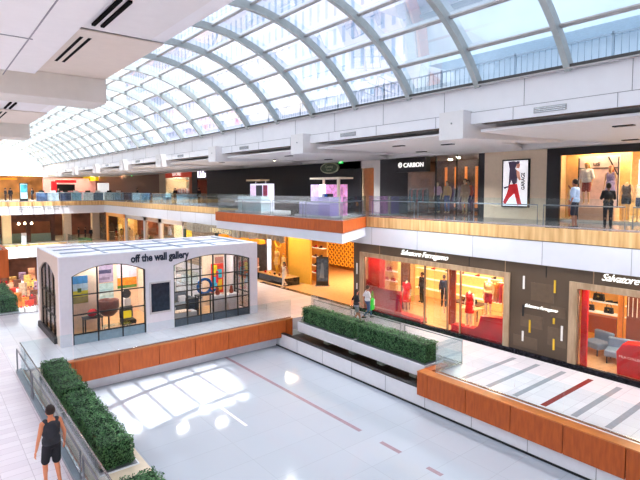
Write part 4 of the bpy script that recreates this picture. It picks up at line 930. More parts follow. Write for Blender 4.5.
for k, (x, m) in enumerate(((14.2, mat('cream_pier', (220, 204, 184))), (7.6, mat('cream_glowp', (250, 220, 170), emit=.3)), (17.6, mat('cream_pier', (220, 204, 184))))): tag(B(x, x+.9, 69.5, 70.3, 0, 3.7).build('pillar', m), ['cream square pillar right of the timber restaurant', 'glowing cream pillar in the timber restaurant', 'cream pillar at the far right corner of the middle level'][k], 'pillar', 'far pillars')
tag(B(9.35, 9.85, 68.2, 68.5, 0, 1.3).build('white_sign_stand', M_white), 'white upright sign stand before the far restaurant', 'sign stand')
far_p = figure('person', 'far person in black seated side of the corner shops, leftmost of the group', 'person', (15.9, 69.4, 0), 1.0, 1.6, None, top=(36, 34, 40), sleeve=.9, bottom=(60, 34, 34), blen=.95, hair=(30, 24, 22), voxel=.03)
for x, y, l in ((16.6, 69.0, 'far person by the corner shops, second from the left'), (17.0, 67.9, 'far person by the corner shops, near the pale window'), (7.1, 69.2, 'person in black and white at the far restaurant')): dup(far_p, (x, y, 0), random.uniform(0, 6), l)
hb = thing('planter', 'low green planter hedge at the far corner of the middle level', 'planter', (14.5, 62.5, 0))
B(-.1, 1.1, -1.2, 1.2, 0, .15).build('box', M_white, hb)

# ================================================================== LOWER LEVEL seen through the far void
S('wall_lower_far', B(-6, 18, 70, 70.2, -5, -1.4), mat('lower_dark', (110, 66, 52), .6, var=.6, scale=.8))
S('wall_lower_right', B(14, 14.2, 30, 70, -5, -.6), M_cream); S('wall_lower_left', B(-.2, 0, 30, 70, -5, -.6), M_cream)
S('wall_lower_near', B(0, 14, 29.9, 30.1, -5, -.6), M_cream)
cols = [(190, 50, 36), (196, 130, 96), (96, 56, 40), (206, 110, 44), (150, 120, 140), (170, 140, 116), (120, 34, 30), (200, 150, 80)]
nth = ['first', 'second', 'third', 'fourth', 'fifth', 'sixth', 'seventh', 'eighth']
rown = ['back row', 'third row', 'second row', 'front row']
for r_, y in enumerate((66, 61, 56, 51)):
    for k in range(6):
        c = cols[(k*3+r_*5) % 8] if r_ < 3 else (238, 236, 240); x = 5.2+k*.95-.2*r_
        st = thing('market_stall', '%s stall from the left in the %s of the lower level' % (nth[k], rown[r_]), 'stall', (x, y, -5), 0, 'stalls on the lower level')
        B(-.42, .42, -.4, .4, 0, .95).build('counter', mat('stall_white', (214, 206, 210), .5) if (k+r_) % 3 == 1 or r_ == 3 else mat('goods_%d_%d_%d' % c, c, .5, var=.4, scale=6), st)
        cc = cols[(k*5+r_*3) % 8]
        B(-.35, .35, .1, .38, .95, 1.5+.4*((k+r_) % 3)).build('shelf_back', mat('goods_%d_%d_%d' % cc, cc, .5, var=.4, scale=6), st)
        for q in range(3): MB().ball((-.25+q*.25, -.1, 1.03), .1).build('goods', [M_redsat, M_brown, M_dark, mat('goods_222_130_60', (206, 130, 70))][(q+k) % 4], st, smooth=True)

# ================================================================== FAR END, upper level
S('wall_far_upper', B(-6, 40, 92, 92.2, 5, 8.7), mat('far_upper_warm', (206, 156, 100), .6, var=.45, scale=.5))
tag(B(15.2, 25.5, 88, 88.3, 5.06, 8.3).build('display_wall', M_pinkwall), 'pink patterned wall behind the counters at the far end', 'display wall')
lt = thing('ceiling_light', 'long glowing wooden light beam at the far end of the upper level', 'light', (9.5, 84, 7.9)); B(-1.6, 1.7, 0, .5, 0, .25).build('beam', mat('orange_glow', (240, 140, 20)), lt); MB().tube([(-1, .25, .25), (-1, .25, .7)], .02).tube([(1, .25, .25), (1, .25, .7)], .02).build('hangers', M_dark, lt)
totem('directory screen with a teal picture and white text at the far end', 9.75, 68.3, 5.06, math.radians(90), 2.2, mat('totem_far', (190, 214, 220), .3, emit=.6))
tp = B(9.42, 10.08, 68.19, 68.2, 6.15, 7.1).build('picture_panel', mat('teal_print', (70, 160, 176), emit=.4, var=.5, scale=3)); tp.parent = None
tag(tp, 'teal picture on the far directory screen', 'picture')
for k in range(8):
    x = 12.0+k*1.35; c = [(90, 110, 150), (200, 214, 230), (70, 80, 110), (150, 190, 210), (226, 236, 240), (110, 130, 150), (214, 226, 234), (180, 200, 220)][k]
    ct = thing('counter', '%s glass counter from the left along the far upper balcony' % nth[k], 'counter', (x, 70.5+.4*(k % 2), 5.06), 0, 'counters on the far upper balcony')
    B(-.6, .6, -.3, .3, 0, 1.0).build('case', mat('case_%d' % k, c, .3, emit=.12, var=.3, scale=5), ct); B(-.62, .62, -.32, .32, 1.0, 1.05).build('top', M_white, ct); B(-.3, .3, -.05, .05, 1.05, 1.3).build('display', [M_dark, M_white][k % 2], ct)
rdk = thing('red_booth', 'red and black booth in the middle of the far counters', 'booth', (16.2, 80, 5.06)); B(-1.2, -.6, 0, 1, 0, 2.6).build('red_side', mat('red_lit', (226, 40, 50), emit=.4), rdk); B(-.6, 1.8, 0, .3, 1.2, 2.2).build('black_panel', M_black, rdk); B(-.6, 1.8, 0, 1, 0, 1.1).build('counter', M_dark, rdk); B(-.6, 2.0, 0, 1, 2.4, 2.8).build('red_canopy', mat('red_lit', (226, 40, 50)), rdk)
tag(B(19.7, 21.1, 74, 74.6, 5.06, 7.4).build('white_box_sign', mat('white_lit', (250, 250, 255), emit=.5)), 'white lit box sign near the far corner', 'sign')
for k in range(3):
    ct = thing('counter', '%s blue-white counter along the far right of the upper level' % nth[k], 'counter', (20.4, 46+k*6.5, 5.06), 0, 'kiosk counters along the upper right'); B(-.5, .5, -1.4, 1.4, 0, .95).build('case', mat('bluewhite', (150, 190, 214), .25, emit=.15, var=.4), ct); B(-.55, .55, -1.45, 1.45, .95, 1.0).build('top', M_white, ct)
for k, (x, y) in enumerate(((8.6, 70), (8.2, 71), (11.2, 72), (14.4, 73), (21.0, 62), (21.8, 52.2), (20.8, 44.2))):
    dup(far_p, (x, y, 5.06), k*1.1, 'distant person in dark clothes on the upper level, %s' % ['leftmost in the photo', 'second from the left', 'just right of the directory', 'behind the far counters', 'by the brown hoarding', 'before the cap store', 'right of the cap store'][k])
# wayfinding on far fascia
wf = thing('wayfinding_sign', 'small dark wayfinding lettering on the far white fascia', 'sign', (0, 66.88, 4.0))
for x, z, s in ((8.9, .30, 'PARKING A-B-C GARAGES'), (8.9, .08, 'LEVELS 1-2'), (11.4, .34, 'FINANCIAL CENTER OFFICES'), (11.4, .08, 'THE WESTIN HOTEL'), (8.9, -.16, 'ATM')):
    text('lettering', s, .22, (x, 0, z), R_S, M_dark, wf, .005, width=min(3.4, .115*len(s)))

# ================================================================== THE GALLERY KIOSK
KX0, KX1, KY0, KY1, KH = 4.32, 13.72, 22.3, 27.2, 3.7
gal = thing('gallery_kiosk', 'freestanding white gallery pavilion with arched windows and glass roof', 'kiosk', (0, 0, 0))
def arch_z(u, u0, u1, zs, zc):
    t = (u-(u0+u1)/2)/((u1-u0)/2); return zs + (zc-zs)*(1-t*t)
def arched_wall(fn, t0, t1, a, b, h, ops, m, name):
    """wall along u from a to b, thickness t0..t1, with arched openings (u0,u1,zb,zs,zc)"""
    mb = MB(); u = a
    for (u0, u1, zb, zs, zc) in ops:
        mb.prism([(u, 0), (u0, 0), (u0, h), (u, h)], fn, t0, t1); n = 14
        for k in range(n):
            p = u0+(u1-u0)*k/n; q = u0+(u1-u0)*(k+1)/n
            mb.prism([(p, arch_z(p, u0, u1, zs, zc)), (q, arch_z(q, u0, u1, zs, zc)), (q, h), (p, h)], fn, t0, t1)
        if zb > 0: mb.prism([(u0, 0), (u1, 0), (u1, zb), (u0, zb)], fn, t0, t1)
        u = u1
    mb.prism([(u, 0), (b, 0), (b, h), (u, h)], fn, t0, t1)
    return mb.build(name, m, gal)
fx = lambda u, v, w: (u, w, v); fy = lambda u, v, w: (w, u, v)
OPS = [(4.78, 7.84, 0, 2.9, 3.3), (9.16, 13.28, 0, 2.95, 3.32)]
arched_wall(fx, KY0, KY0+.22, KX0, KX1, KH, OPS, M_kiosk, 'front_wall')
arched_wall(fx, KY1-.22, KY1, KX0, KX1, KH, [(11.2, 13.2, 0, 2.7, 3.0)], M_kiosk, 'rear_wall')
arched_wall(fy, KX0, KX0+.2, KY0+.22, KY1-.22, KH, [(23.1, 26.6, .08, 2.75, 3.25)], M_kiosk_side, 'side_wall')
arched_wall(fy, KX1-.2, KX1, KY0+.22, KY1-.22, KH, [(22.8, 24.6, .08, 2.75, 3.0)], M_kiosk, 'side_wall')
def glazing(fn, w0, u0, u1, zb, zs, zc, nv, nh, plinth=None, kick=.5):
    fr = gal
    win = MB(); n = 14
    for k in range(nv+1):
        u = u0+(u1-u0)*k/nv; u = min(max(u, u0+.03), u1-.03); win.prism([(u-.03, zb), (u+.03, zb), (u+.03, arch_z(u, u0, u1, zs, zc)), (u-.03, arch_z(u, u0, u1, zs, zc))], fn, w0-.03, w0+.03)
    for k in range(nh):
        z = kick+(zs-kick)*k/(nh-.0)+.0; win.prism([(u0, z-.025), (u1, z-.025), (u1, z+.025), (u0, z+.025)], fn, w0-.03, w0+.03)
    for k in range(n):
        p = u0+(u1-u0)*k/n; q = u0+(u1-u0)*(k+1)/n; zp, zq = arch_z(p, u0, u1, zs, zc), arch_z(q, u0, u1, zs, zc)
        win.prism([(p, zp-.05), (q, zq-.05), (q, zq), (p, zp)], fn, w0-.03, w0+.03)
    wo = win.build('window_frame', M_black, gal)
    gm = MB()
    for k in range(n):
        p = u0+(u1-u0)*k/n; q = u0+(u1-u0)*(k+1)/n; gm.prism([(p, zb), (q, zb), (q, arch_z(q, u0, u1, zs, zc)), (p, arch_z(p, u0, u1, zs, zc))], fn, w0-.004, w0+.004)
    gm.build('pane', G_shop, wo)
    if plinth: MB().prism([(u0, 0), (u1, 0), (u1, kick-.03), (u0, kick-.03)], fn, w0-.02, w0+.02).build('kick_panel', plinth, wo)
    return wo
glazing(fx, KY0+.1, 4.78, 7.84, 0, 2.9, 3.3, 3, 3, M_greyblue, .42)
glazing(fx, KY0+.1, 9.16, 13.28, 0, 2.95, 3.32, 6, 4, mat('slate_panel', (70, 80, 92), .3), .36)
glazing(fy, KX0+.1, 23.1, 26.6, .08, 2.75, 3.25, 4, 3, None, .1)
glazing(fy, KX1-.1, 22.8, 24.6, .08, 2.75, 3.0, 2, 3, None, .1)
glazing(fx, KY1-.1, 11.2, 13.2, 0, 2.7, 3.0, 2, 3, None, .1)
# parapet and glass roof
B(KX0, KX1, KY0, KY0+.3, KH, KH+.04).box(KX0, KX1, KY1-.3, KY1, KH, KH+.04).box(KX0, KX0+.3, KY0+.3, KY1-.3, KH, KH+.04).box(KX1-.3, KX1, KY0+.3, KY1-.3, KH, KH+.04).build('parapet_cap', mat('cap_white', (240, 240, 246)), gal)
rf = MB(); 
for k in range(6): rf.box(KX0+.3+k*1.76-.04, KX0+.3+k*1.76+.04, KY0+.3, KY1-.3, KH-.06, KH+.02)
for k in range(1, 3): rf.box(KX0+.3, KX1-.3, KY0+.3+k*1.43-.04, KY0+.3+k*1.43+.04, KH-.06, KH+.02)
ro = rf.build('roof_grid', mat('roof_bar', (168, 178, 196), .4), gal)
def frosted(name, c, rough=.4, mixv=.5):
    m = bpy.data.materials.new(name); m.use_nodes = True; n = m.node_tree
    for q in list(n.nodes): n.nodes.remove(q)
    o = n.nodes.new('ShaderNodeOutputMaterial'); mx = n.nodes.new('ShaderNodeMixShader'); a = n.nodes.new('ShaderNodeBsdfDiffuse'); b = n.nodes.new('ShaderNodeBsdfTranslucent')
    a.inputs['Color'].default_value = lin(*c); b.inputs['Color'].default_value = lin(*c); mx.inputs['Fac'].default_value = mixv
    n.links.new(a.outputs[0], mx.inputs[1]); n.links.new(b.outputs[0], mx.inputs[2]); n.links.new(mx.outputs[0], o.inputs['Surface']); return m
B(KX0+.3, KX1-.3, KY0+.3, KY1-.3, KH-.05, KH-.03).build('roof_glass', frosted('frosted_roof', (246, 248, 255), mixv=.35), gal)
text('lettering', 'off the wall gallery', .47, (7.2, KY0-.005, 3.27), (PI/2, math.radians(0), 0), M_navy, gal, .02, bold=.016, width=2.72)
B(KX0-.12, KX0, 23.0, 26.7, 0, .25).build('side_kick', M_dark, gal)
ns = thing('notice_board', 'dark framed screen on the white pier between the gallery windows', 'screen', (8.5, KY0-.01, 1.56))
B(-.5, .5, -.03, 0, -.75, .72).build('frame', mat('board_frame', (214, 208, 206)), ns); B(-.43, .43, -.045, -.03, -.66, .65).build('screen', M_screen, ns)
S('floor', B(KX0+.2, KX1-.2, KY0+.22, KY1-.22, 0, .02), M_oakfloor)
for k, (x, y) in enumerate(((6.3, 24), (8.4, 26), (10.4, 24.4), (12.4, 25.8), (6.3, 26), (12.3, 23.7))):
    l = thing('track_light', 'gallery track light, %s' % ['over the left seating', 'over the middle', 'over the dark sofa', 'above the colourful painting', 'over the back left corner', 'over the white plinths'][k], 'light', (x, y, 3.55), 0, 'gallery track lights')
    B(-.35, .35, -.03, .03, -.02, .02).build('track', M_white, l)
    B(-.3, .3, -.2, .2, -.045, -.02).build('lamp_head', mat('track_lamp', (255, 246, 236), .4, emit=55), l)
# inner partitions
M_gwall = mat('gallery_wall', (246, 222, 196), .6)
S('wall_gallery', B(9.0, 9.1, 23.4, 26.9, .02, 3.4), M_gwall); S('wall_gallery', B(12.1, 13.4, 25.4, 25.5, .02, 3.3), M_gwall); S('wall_gallery', B(4.9, 9, 26.8, 26.9, .02, 3.4), M_gwall)
S('wall_gallery', B(9.1, 11.1, 26.8, 26.9, .02, 3.4), mat('gallery_teal', (160, 176, 170), .6))
def painting(label, x, y, z, w, h, shapes, side='S', fm=None):
    r = thing('painting', label, 'painting', (x, y, z)); r['group'] = 'paintings in the gallery'
    if side == 'W': r.rotation_euler = (0, 0, -PI/2)
    if side == 'E': r.rotation_euler = (0, 0, PI/2)
    B(-w/2, w/2, -.04, 0, 0, h).build('canvas', fm or M_white, r)
    for i, (a, b, c, d, col) in enumerate(shapes):
        B(-w/2+a*w, -w/2+b*w, -.045-.001*i, -.04, c*h, d*h).build('paint', mat('paint_%d_%d_%d' % col, col, .6, var=.25, scale=5), r)
    return r
LAND = [(0, 1, .6, 1, (70, 150, 214)), (0, 1, .45, .72, (190, 216, 236)), (0, 1, .22, .46, (206, 196, 40)), (0, 1, .0, .24, (150, 140, 70)), (.6, .75, .4, .55, (60, 90, 40))]
painting('landscape painting of blue sky over yellow fields in the left gallery window', 5.3, 24.2, 1.35, 1.1, 1.25, LAND)
tag(B(4.75, 6.35, 24.22, 24.3, .02, 3.1).build('display_screen', M_gwall), 'cream display panel carrying the blue sky landscape', 'display panel')
painting('dark purple abstract hung high behind the red armchair', 7.25, 26.79, 1.72, .95, 1.3, [(0, 1, 0, 1, (150, 140, 170)), (.05, .95, .7, .9, (70, 56, 80)), (.1, .9, .35, .5, (50, 50, 90)), (.2, .8, .1, .2, (110, 100, 130))])
painting('pale blue seascape below the purple abstract', 7.25, 26.79, .75, .95, .92, [(0, 1, 0, 1, (160, 196, 206)), (0, 1, .3, .45, (190, 216, 222)), (0, 1, .6, .65, (130, 176, 190))])
painting('orange field painting with a white sky above it in the left window', 8.42, 26.79, 1.3, 1.0, 1.55, [(0, 1, 0, 1, (224, 214, 240)), (0, 1, .08, .36, (236, 130, 20)), (0, 1, 0, .1, (70, 120, 40))])
painting('brightly coloured abstract painting in the right gallery window', 12.75, 25.0, .75, .75, 1.65, [(0, 1, 0, 1, (230, 60, 40)), (.1, .5, .6, .95, (250, 214, 30)), (.5, .9, .5, .8, (40, 170, 190)), (.2, .5, .2, .55, (60, 180, 220)), (.55, .9, .1, .45, (244, 196, 40)), (.4, .6, .35, .75, (220, 30, 60)), (.1, .35, .02, .2, (250, 240, 230))])
for k, (x, z, w, h, c) in enumerate(((9.35, 1.3, .3, .45, (60, 100, 96)), (9.4, 2.3, .5, .8, (200, 176, 140)), (10.0, 2.2, .5, 1.0, (120, 40, 60)), (10.6, 2.2, .5, 1.0, (50, 60, 60)), (9.6, 1.35, 1.2, .75, (206, 214, 190)), (9.8, .85, .4, .4, (60, 130, 190)), (10.75, 1.3, .7, .6, (220, 200, 170)))):
    painting('small %s picture on the back wall of the right gallery room' % ['dark green', 'sand coloured', 'wine red', 'black', 'wide pale green', 'blue and orange', 'cream'][k], x, 26.79, z, w, h, [(.08, .92, .08, .92, c), (.3, .6, .3, .6, tuple(min(255, v+50) for v in c))], fm=M_dark if k % 2 else M_white)
painting('large rosy brown painting near the right edge of the gallery', 13.1, 25.39, 1.5, .55, 1.2, [(0, 1, 0, 1, (170, 110, 96)), (.2, .8, .3, .7, (130, 70, 60))])
# furniture
ac = thing('armchair', 'oxblood red leather bucket armchair in the left gallery window', 'chair', (6.6, 23.7, .02))
mb = MB(); mb.lathe([(.05, .66), (.24, .70), (.38, .85), (.46, 1.1), (.45, 1.42), (.41, 1.42), (.41, 1.12), (.32, .9), (.05, .84)], n=20)
mb.build('shell', M_brown, ac, smooth=True); MB().lathe([(.02, .0), (.26, 0), (.26, .03), (.04, .05), (.04, .68), (.02, .68)], n=14).build('pedestal', M_dark, ac)
MB().ball((0, 0, .93), .3, 1, 1, .25).build('cushion', mat('red_leather', (150, 60, 44), .4), ac, smooth=True)
rs2 = tag(MB().ball((0, 0, 0), .2, 1.1, .8, .9).build('red_sculpture', mat('red_gloss2', (206, 30, 40), .2), smooth=True, loc=(5.85, 23.5, 1.0)), 'small glossy red heart-shaped sculpture on the low dark table', 'sculpture')
table('low dark table with the red sculpture on it', 5.85, 23.5, .02, .8, .5, .8, M_dark)
table('glass coffee table on chrome legs in front of the red armchair', 6.7, 22.95, .02, 1.2, .45, .45, G_rail, M_steel)
table('cream console table at the left of the gallery', 5.4, 25.6-1.1+.2, .02, 1.0, .5, .6, M_cream)
sofa_l = thing('armchair', 'black armchair with yellow cushion at the right of the left window', 'chair', (7.4, 23.5, .02)); B(-.3, .3, -.3, .3, .25, .45).build('seat', M_dark, sofa_l, bevel=.04); B(-.3, .3, .2, .32, .45, 1.0).build('backrest', M_dark, sofa_l, bevel=.04); B(-.2, .2, .08, .2, .46, .8).build('cushion', M_yellow, sofa_l, bevel=.04)
for sx in (-.25, .25):
    for sy in (-.25, .25): B(sx-.02, sx+.02, sy-.02, sy+.02, 0, .25).build('leg', M_steel, sofa_l)
tag(MB().ball((0, 0, 0), .22, 1, .3, 1).build('round_sculpture', M_black, smooth=True, loc=(7.7, 24.6, 1.42)), 'round black disc sculpture in front of the orange painting', 'sculpture')
tag(B(7.55, 7.85, 24.45, 24.75, .02, 1.2).build('plinth', M_white), 'white plinth under the round black disc', 'plinth')
br = thing('ring_sculpture', 'blue ring-shaped sculpture on a dark stand in the right gallery window', 'sculpture', (11.05, 23.0, 1.25))
MB().tube([(.36*math.cos(a*PI/12), 0, .38+.36*math.sin(a*PI/12)) for a in range(25)], .075, 8, cap=False).build('ring', M_blue, br, smooth=True); MB().tube([(.2, -.03, .15), (.45, -.03, .07), (.6, 0, .16)], .06, 8).build('tail', M_blue, br, smooth=True); B(-.2, .2, -.15, .15, -.02, .03).build('base', M_black, br)
table('dark stand table under the blue ring sculpture', 11.05, 23.05, .02, .9, .4, 1.2, M_black)
for k, (x, h) in enumerate(((11.95, 1.0), (12.75, 1.0))):
    tag(B(x-.32, x+.32, 23.1, 23.6, .02, h).build('plinth', M_white), ['white plinth with a red figurine, left of two', 'white plinth with a red figurine, at the right edge'][k], 'plinth', 'white plinths')
    tag(MB().lathe([(.03, 0), (.1, .03), (.12, .15), (.07, .28), (.09, .34), (.03, .42)], n=12).build('figurine', mat('terracotta', (150, 60, 40), .4), smooth=True, loc=(x, 23.35, h)), ['small terracotta figurine on the left white plinth', 'small terracotta figurine on the right white plinth'][k], 'figurine', 'figurines on the white plinths')
sf = thing('sofa', 'dark grey sofa with white cushions in the right gallery room', 'sofa', (10.2, 24.9, .02)); B(-.9, .9, -.4, .4, .2, .5).build('seat', mat('slate_fabric', (84, 92, 104), .8), sf, bevel=.05); B(-.9, .9, .25, .45, .5, 1.0).build('backrest', mat('slate_fabric', (84, 92, 104)), sf, bevel=.05); B(-1.05, -.88, -.4, .45, .2, .75).build('armrest', mat('slate_fabric', (84, 92, 104)), sf, bevel=.04); B(.88, 1.05, -.4, .45, .2, .75).build('armrest', mat('slate_fabric', (84, 92, 104)), sf, bevel=.04)
for x in (-.5, .3): B(x, x+.4, .05, .2, .5, .85).build('cushion', M_white, sf, bevel=.04)
sf2 = thing('bench', 'white low bench with patterned throw behind the right window', 'bench', (9.9, 23.0, .02)); B(-.55, .6, -.25, .25, .05, .5).build('seat', M_white, sf2, bevel=.02); B(-.57, .3, -.27, .27, .5, .54).build('throw', mat('patterned', (214, 190, 170), .8, var=.5, scale=20), sf2)
cb = thing('cabinet', 'black cabinet standing in the middle of the right window', 'cabinet', (10.75, 23.9, .02)); B(-.25, .25, -.2, .2, 0, .9).build('body', M_black, cb); B(-.24, .24, -.22, -.2, .05, .85).build('door', M_navy, cb)
pt = thing('potted_plant', 'small dry plant in a pot at the left of the right window', 'plant', (9.5, 23.2, .56)); MB().lathe([(.06, 0), (.1, .15), (.09, .16)], n=12).build('pot', M_white, pt)
lf = MB()
for k in range(30): a = k*2.4; lf.tube([(0, 0, .15), (.05*math.cos(a), .05*math.sin(a), .4), (.2*math.cos(a), .2*math.sin(a), .55+.1*math.sin(k))], .008, 4, .003)
lf.build('foliage', mat('olive_leaf', (110, 104, 60)), pt)

# ================================================================== hedges and planters
M_leafs = []
def leafmat():
    m = bpy.data.materials.new('hedge_leaf'); m.use_nodes = True; n = m.node_tree; b = n.nodes['Principled BSDF']
    g = n.nodes.new('ShaderNodeNewGeometry'); r = n.nodes.new('ShaderNodeValToRGB')
    r.color_ramp.elements[0].color = lin(20, 66, 36); r.color_ramp.elements[1].color = lin(92, 146, 84)
    n.links.new(g.outputs['Random Per Island'], r.inputs['Fac']); n.links.new(r.outputs['Color'], b.inputs['Base Color']); b.inputs['Roughness'].default_value = .5
    return m
M_leaf = leafmat(); M_core = mat('hedge_core', (20, 46, 24), .9)
def hedge_mesh(L, Wd, H, per_m2, size):
    v = []; f = []; rnd = random.Random(int(L*100+Wd*10))
    faces = [('t', L*Wd), ('x0', L*H), ('x1', L*H), ('y0', Wd*H), ('y1', Wd*H)]
    for nm, ar in faces:
        for _ in range(int(ar*per_m2)):
            a, b = rnd.random(), rnd.random(); dz = rnd.uniform(-.04, .02); bump = .025*math.sin(a*L*9)+.02*math.sin(b*14)
            if nm == 't': c = Vector((-Wd/2+b*Wd, a*L, H+dz+bump)); nn = Vector((0, 0, 1))
            elif nm == 'x0': c = Vector((-Wd/2-dz-bump, a*L, b*H)); nn = Vector((-1, 0, 0))
            elif nm == 'x1': c = Vector((Wd/2+dz+bump, a*L, b*H)); nn = Vector((1, 0, 0))
            elif nm == 'y0': c = Vector((-Wd/2+a*Wd, -dz, b*H)); nn = Vector((0, -1, 0))
            else: c = Vector((-Wd/2+a*Wd, L+dz, b*H)); nn = Vector((0, 1, 0))
            # round the top edges
            ex = max(0, abs(c.x)-(Wd/2-.1)); c.z -= ex*.5 if nm == 't' else 0
            nn = (nn + Vector((rnd.uniform(-1, 1), rnd.uniform(-1, 1), rnd.uniform(-.6, 1)))*.75).normalized()
            t = nn.cross(Vector((rnd.uniform(-1, 1), rnd.uniform(-1, 1), rnd.uniform(-1, 1)))).normalized(); u = nn.cross(t); s = size*rnd.uniform(.7, 1.3)
            i = len(v); v += [tuple(c-t*s), tuple(c-u*s*.5), tuple(c+t*s), tuple(c+u*s*.5)]; f.append((i, i+1, i+2, i+3))
    me = bpy.data.meshes.new('hedge'); me.from_pydata(v, [], f); me.materials.append(M_leaf); return me
def planter(label, x, y0, y1, Wd, zb, H, box, per=900, size=.03, z_box=(-.4, .06), over=.1, rim=True):
    r = thing('planter', label, 'planter', (x, y0, 0), 0, 'hedge planters'); L = y1-y0
    b = B(-Wd/2-over, Wd/2+over, -.12, L+.12, z_box[0], z_box[1]); b.build('box', box, r, bevel=.01)
    if rim: B(-Wd/2-over+.04, Wd/2+over-.04, -.08, L+.08, z_box[1], z_box[1]+.015).build('rim', M_dsteel, r)
    h = bpy.data.objects.new('hedge', hedge_mesh(L, Wd, H, per, size)); COL.objects.link(h); h.parent = r; h.location = (0, 0, zb)
    B(-Wd/2+.05, Wd/2-.05, .05, L-.05, 0, H-.06).build('branches', M_core, h, loc=(0, 0, 0))
    return r
planter('hedge planter with white trough on the right, nearer the orange parapet', 14.7, 11.6, 15.3, .72, .06, .72, M_white, over=.19)
planter('hedge planter with white trough on the right, nearer the gallery', 14.7, 15.55, 19.2, .72, .06, .72, M_white, over=.19)
planter('long hedge planter on the left beside the man in black', 3.4, 11.75, 15.6, .72, .0, .6, M_white, z_box=(-.6, 0.0), per=1100)
planter('hedge planter in the far left corner of the rink', 3.4, 15.92, 19.1, .72, .0, .6, M_white, z_box=(-.6, 0.0))
planter('hedge planter at the bottom edge of the photo on the left', 3.35, 6.2, 10.3, .72, .0, .58, M_white, z_box=(-.6, 0.0))
planter('distant hedge planter at the left frame edge by the far void', 3.5, 30.6, 36, .8, .0, .75, M_white, 500, .04, z_box=(-.6, 0.0))
hm = bpy.data.objects.new('hedge', hedge_mesh(2.2, 1.0, .6, 300, .06)); COL.objects.link(hm); hm.parent = hb; hm.location = (.5, -1.1, .15)

# ================================================================== lamps for the interiors
def strip(label, x0, x1, y0, y1, z, m=M_lamp):
    r = thing('ceiling_light', label, 'light', ((x0+x1)/2, (y0+y1)/2, z)); B(x0-(x0+x1)/2, x1-(x0+x1)/2, y0-(y0+y1)/2, y1-(y0+y1)/2, -.03, 0).build('diffuser', m, r); return r
strip('warm ceiling panel over the mannequins of the upper right store', 23.6, 24.2, 6, 10.5, 8.44, M_lamp_warm)
strip('warm ceiling panel deeper in the upper right store', 25, 27, -2, 6, 8.44, M_lamp_warm)
strip('small ceiling lamp over the carbon store window', 25.0, 25.15, 16.4, 16.55, 8.44, M_lamp_dot)
strip('small ceiling lamp in the middle of the carbon store', 25.6, 25.75, 18.4, 18.55, 8.44, M_lamp_dot)
strip('small ceiling lamp at the back of the carbon store', 27, 27.15, 20, 20.15, 8.44, M_lamp_dot)
strip('ceiling panel in the red-fronted upper store', 24, 25, 52, 57, 8.44, M_lamp)
strip('ceiling panel in the golden store by the lattice wall', 22.5, 25.5, 23.5, 26, 3.88, M_lamp_warm)
strip('ceiling panel over the golden mannequins', 18.9, 19.6, 26.8, 30, 3.88, M_lamp_warm)
for k, y in enumerate((45.5, 50.4, 55.8, 62.8)): strip('ceiling strip in the far row of shops, %s from the near side' % nth[k], 18.8, 19.6, y-1.6, y+1.6, 3.88, M_lamp_warm)
strip('ceiling panels over the far restaurant', 5, 16, 70.6, 71.2, 3.65, M_lamp_warm)
strip('long ceiling strip over the far upper counters', 4, 24, 74, 74.5, 8.6, M_lamp_warm)
strip('second long ceiling strip by the far upper back wall', 4, 24, 86, 86.5, 8.6, M_lamp_warm)
for k, y in enumerate((45, 55, 65)): strip('lower level ceiling light, %s from the near side' % nth[k], 1, 13, y, y+.01, -1.45, M_lamp) if False else None
sp = thing('spotlight', 'small bright spotlight in the soffit above the poster wall', 'light', (21.5, 14.9, 8.55)); MB().lathe([(.05, -.05), (.09, 0), (.09, .05)], n=10).build('housing', M_dark, sp); MB().ball((0, 0, -.05), .04).build('bulb', M_lamp_warm, sp)
dup(sp, (20.8, 24.9, 8.55), None, 'small bright spotlight beside the carbon store corner'); dup(sp, (17.5, 26.3, 8.36), None, 'small bright spotlight above the orange balcony')

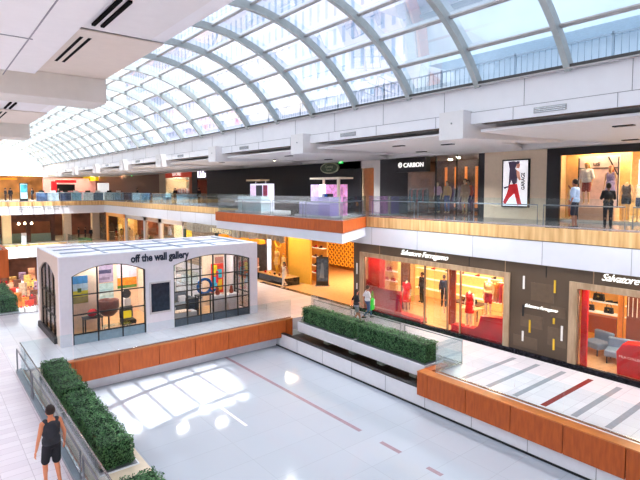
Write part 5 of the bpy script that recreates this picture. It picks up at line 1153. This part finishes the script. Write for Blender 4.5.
# ================================================================== OUTSIDE
M_tower = tile('tower_facade', (130, 158, 192), (150, 174, 202), (204, 206, 224), 1.6, 3.4, .3, .55, vec='yz')
tw = thing('office_building', 'pale tall building with rows of windows seen through the glass vault', 'building', (40, 30, 9.85))
B(0, 12, 0, 95, 0, 46).build('tower_block', M_tower, tw)
for z in (8, 16, 24): B(-.6, 0, 0, 95, z, z+.8).build('ledge', mat('ledge_white', (206, 210, 226)), tw)
lb = thing('low_building', 'pale blue-white low building with a flat canopy beside the glass vault', 'building', (27, -6, 9.85))
B(0, 8, 0, 30, 0, 9).build('walls', mat('pale_blue_wall', (200, 214, 226), .6, var=.06, scale=.4), lb)
B(-1.5, 8.5, -1, 31, 9, 9.6).build('roof_slab', mat('ledge_white', (206, 210, 226)), lb); B(-2.4, 0, 4, 26, 4.2, 4.6).build('canopy', mat('canopy_blue', (190, 210, 224)), lb)
tr = thing('terrace_railing', 'blue-grey metal railing on the roof terrace just outside the vault', 'railing', (15.6, -12, 9.85))
for k in range(100): B(-.01, .01, 15.2+k*.2, 15.2+k*.2+.022, .1, 1.05).build('baluster', mat('rail_bluegrey', (140, 160, 178), .5), tr)
for k in range(15): B(-.03, .03, k*3.0, k*3.0+.06, 0, 1.15).build('post', mat('rail_bluegrey', (120, 150, 176)), tr)
B(-.03, .03, 0, 43, 1.05, 1.1).build('top_rail', mat('rail_bluegrey', (120, 150, 176)), tr); B(-.02, .02, 0, 43, .08, .12).build('bottom_rail', mat('rail_bluegrey', (120, 150, 176)), tr)
ot = thing('sun_blocker', 'added unseen sun blocker with a slot that shapes the rink sun patch', 'building', (0, -16.2, 0))
B(-30, 24, -14, 0, -6, 62.7).build('block', M_tower, ot); B(-30, 24, -1, 0, 72.7, 96).build('shade_top', M_tower, ot); B(-30, -8, -1, 0, 62.7, 72.7).build('pier', M_tower, ot); B(-.4, 24, -1, 0, 62.7, 72.7).build('pier', M_tower, ot)  # unseen slab with an opening, added to shape the rink's sun patch
S('ground', B(-100, 150, -100, 160, -6.6, -6.1), mat('ground', (170, 170, 168)))
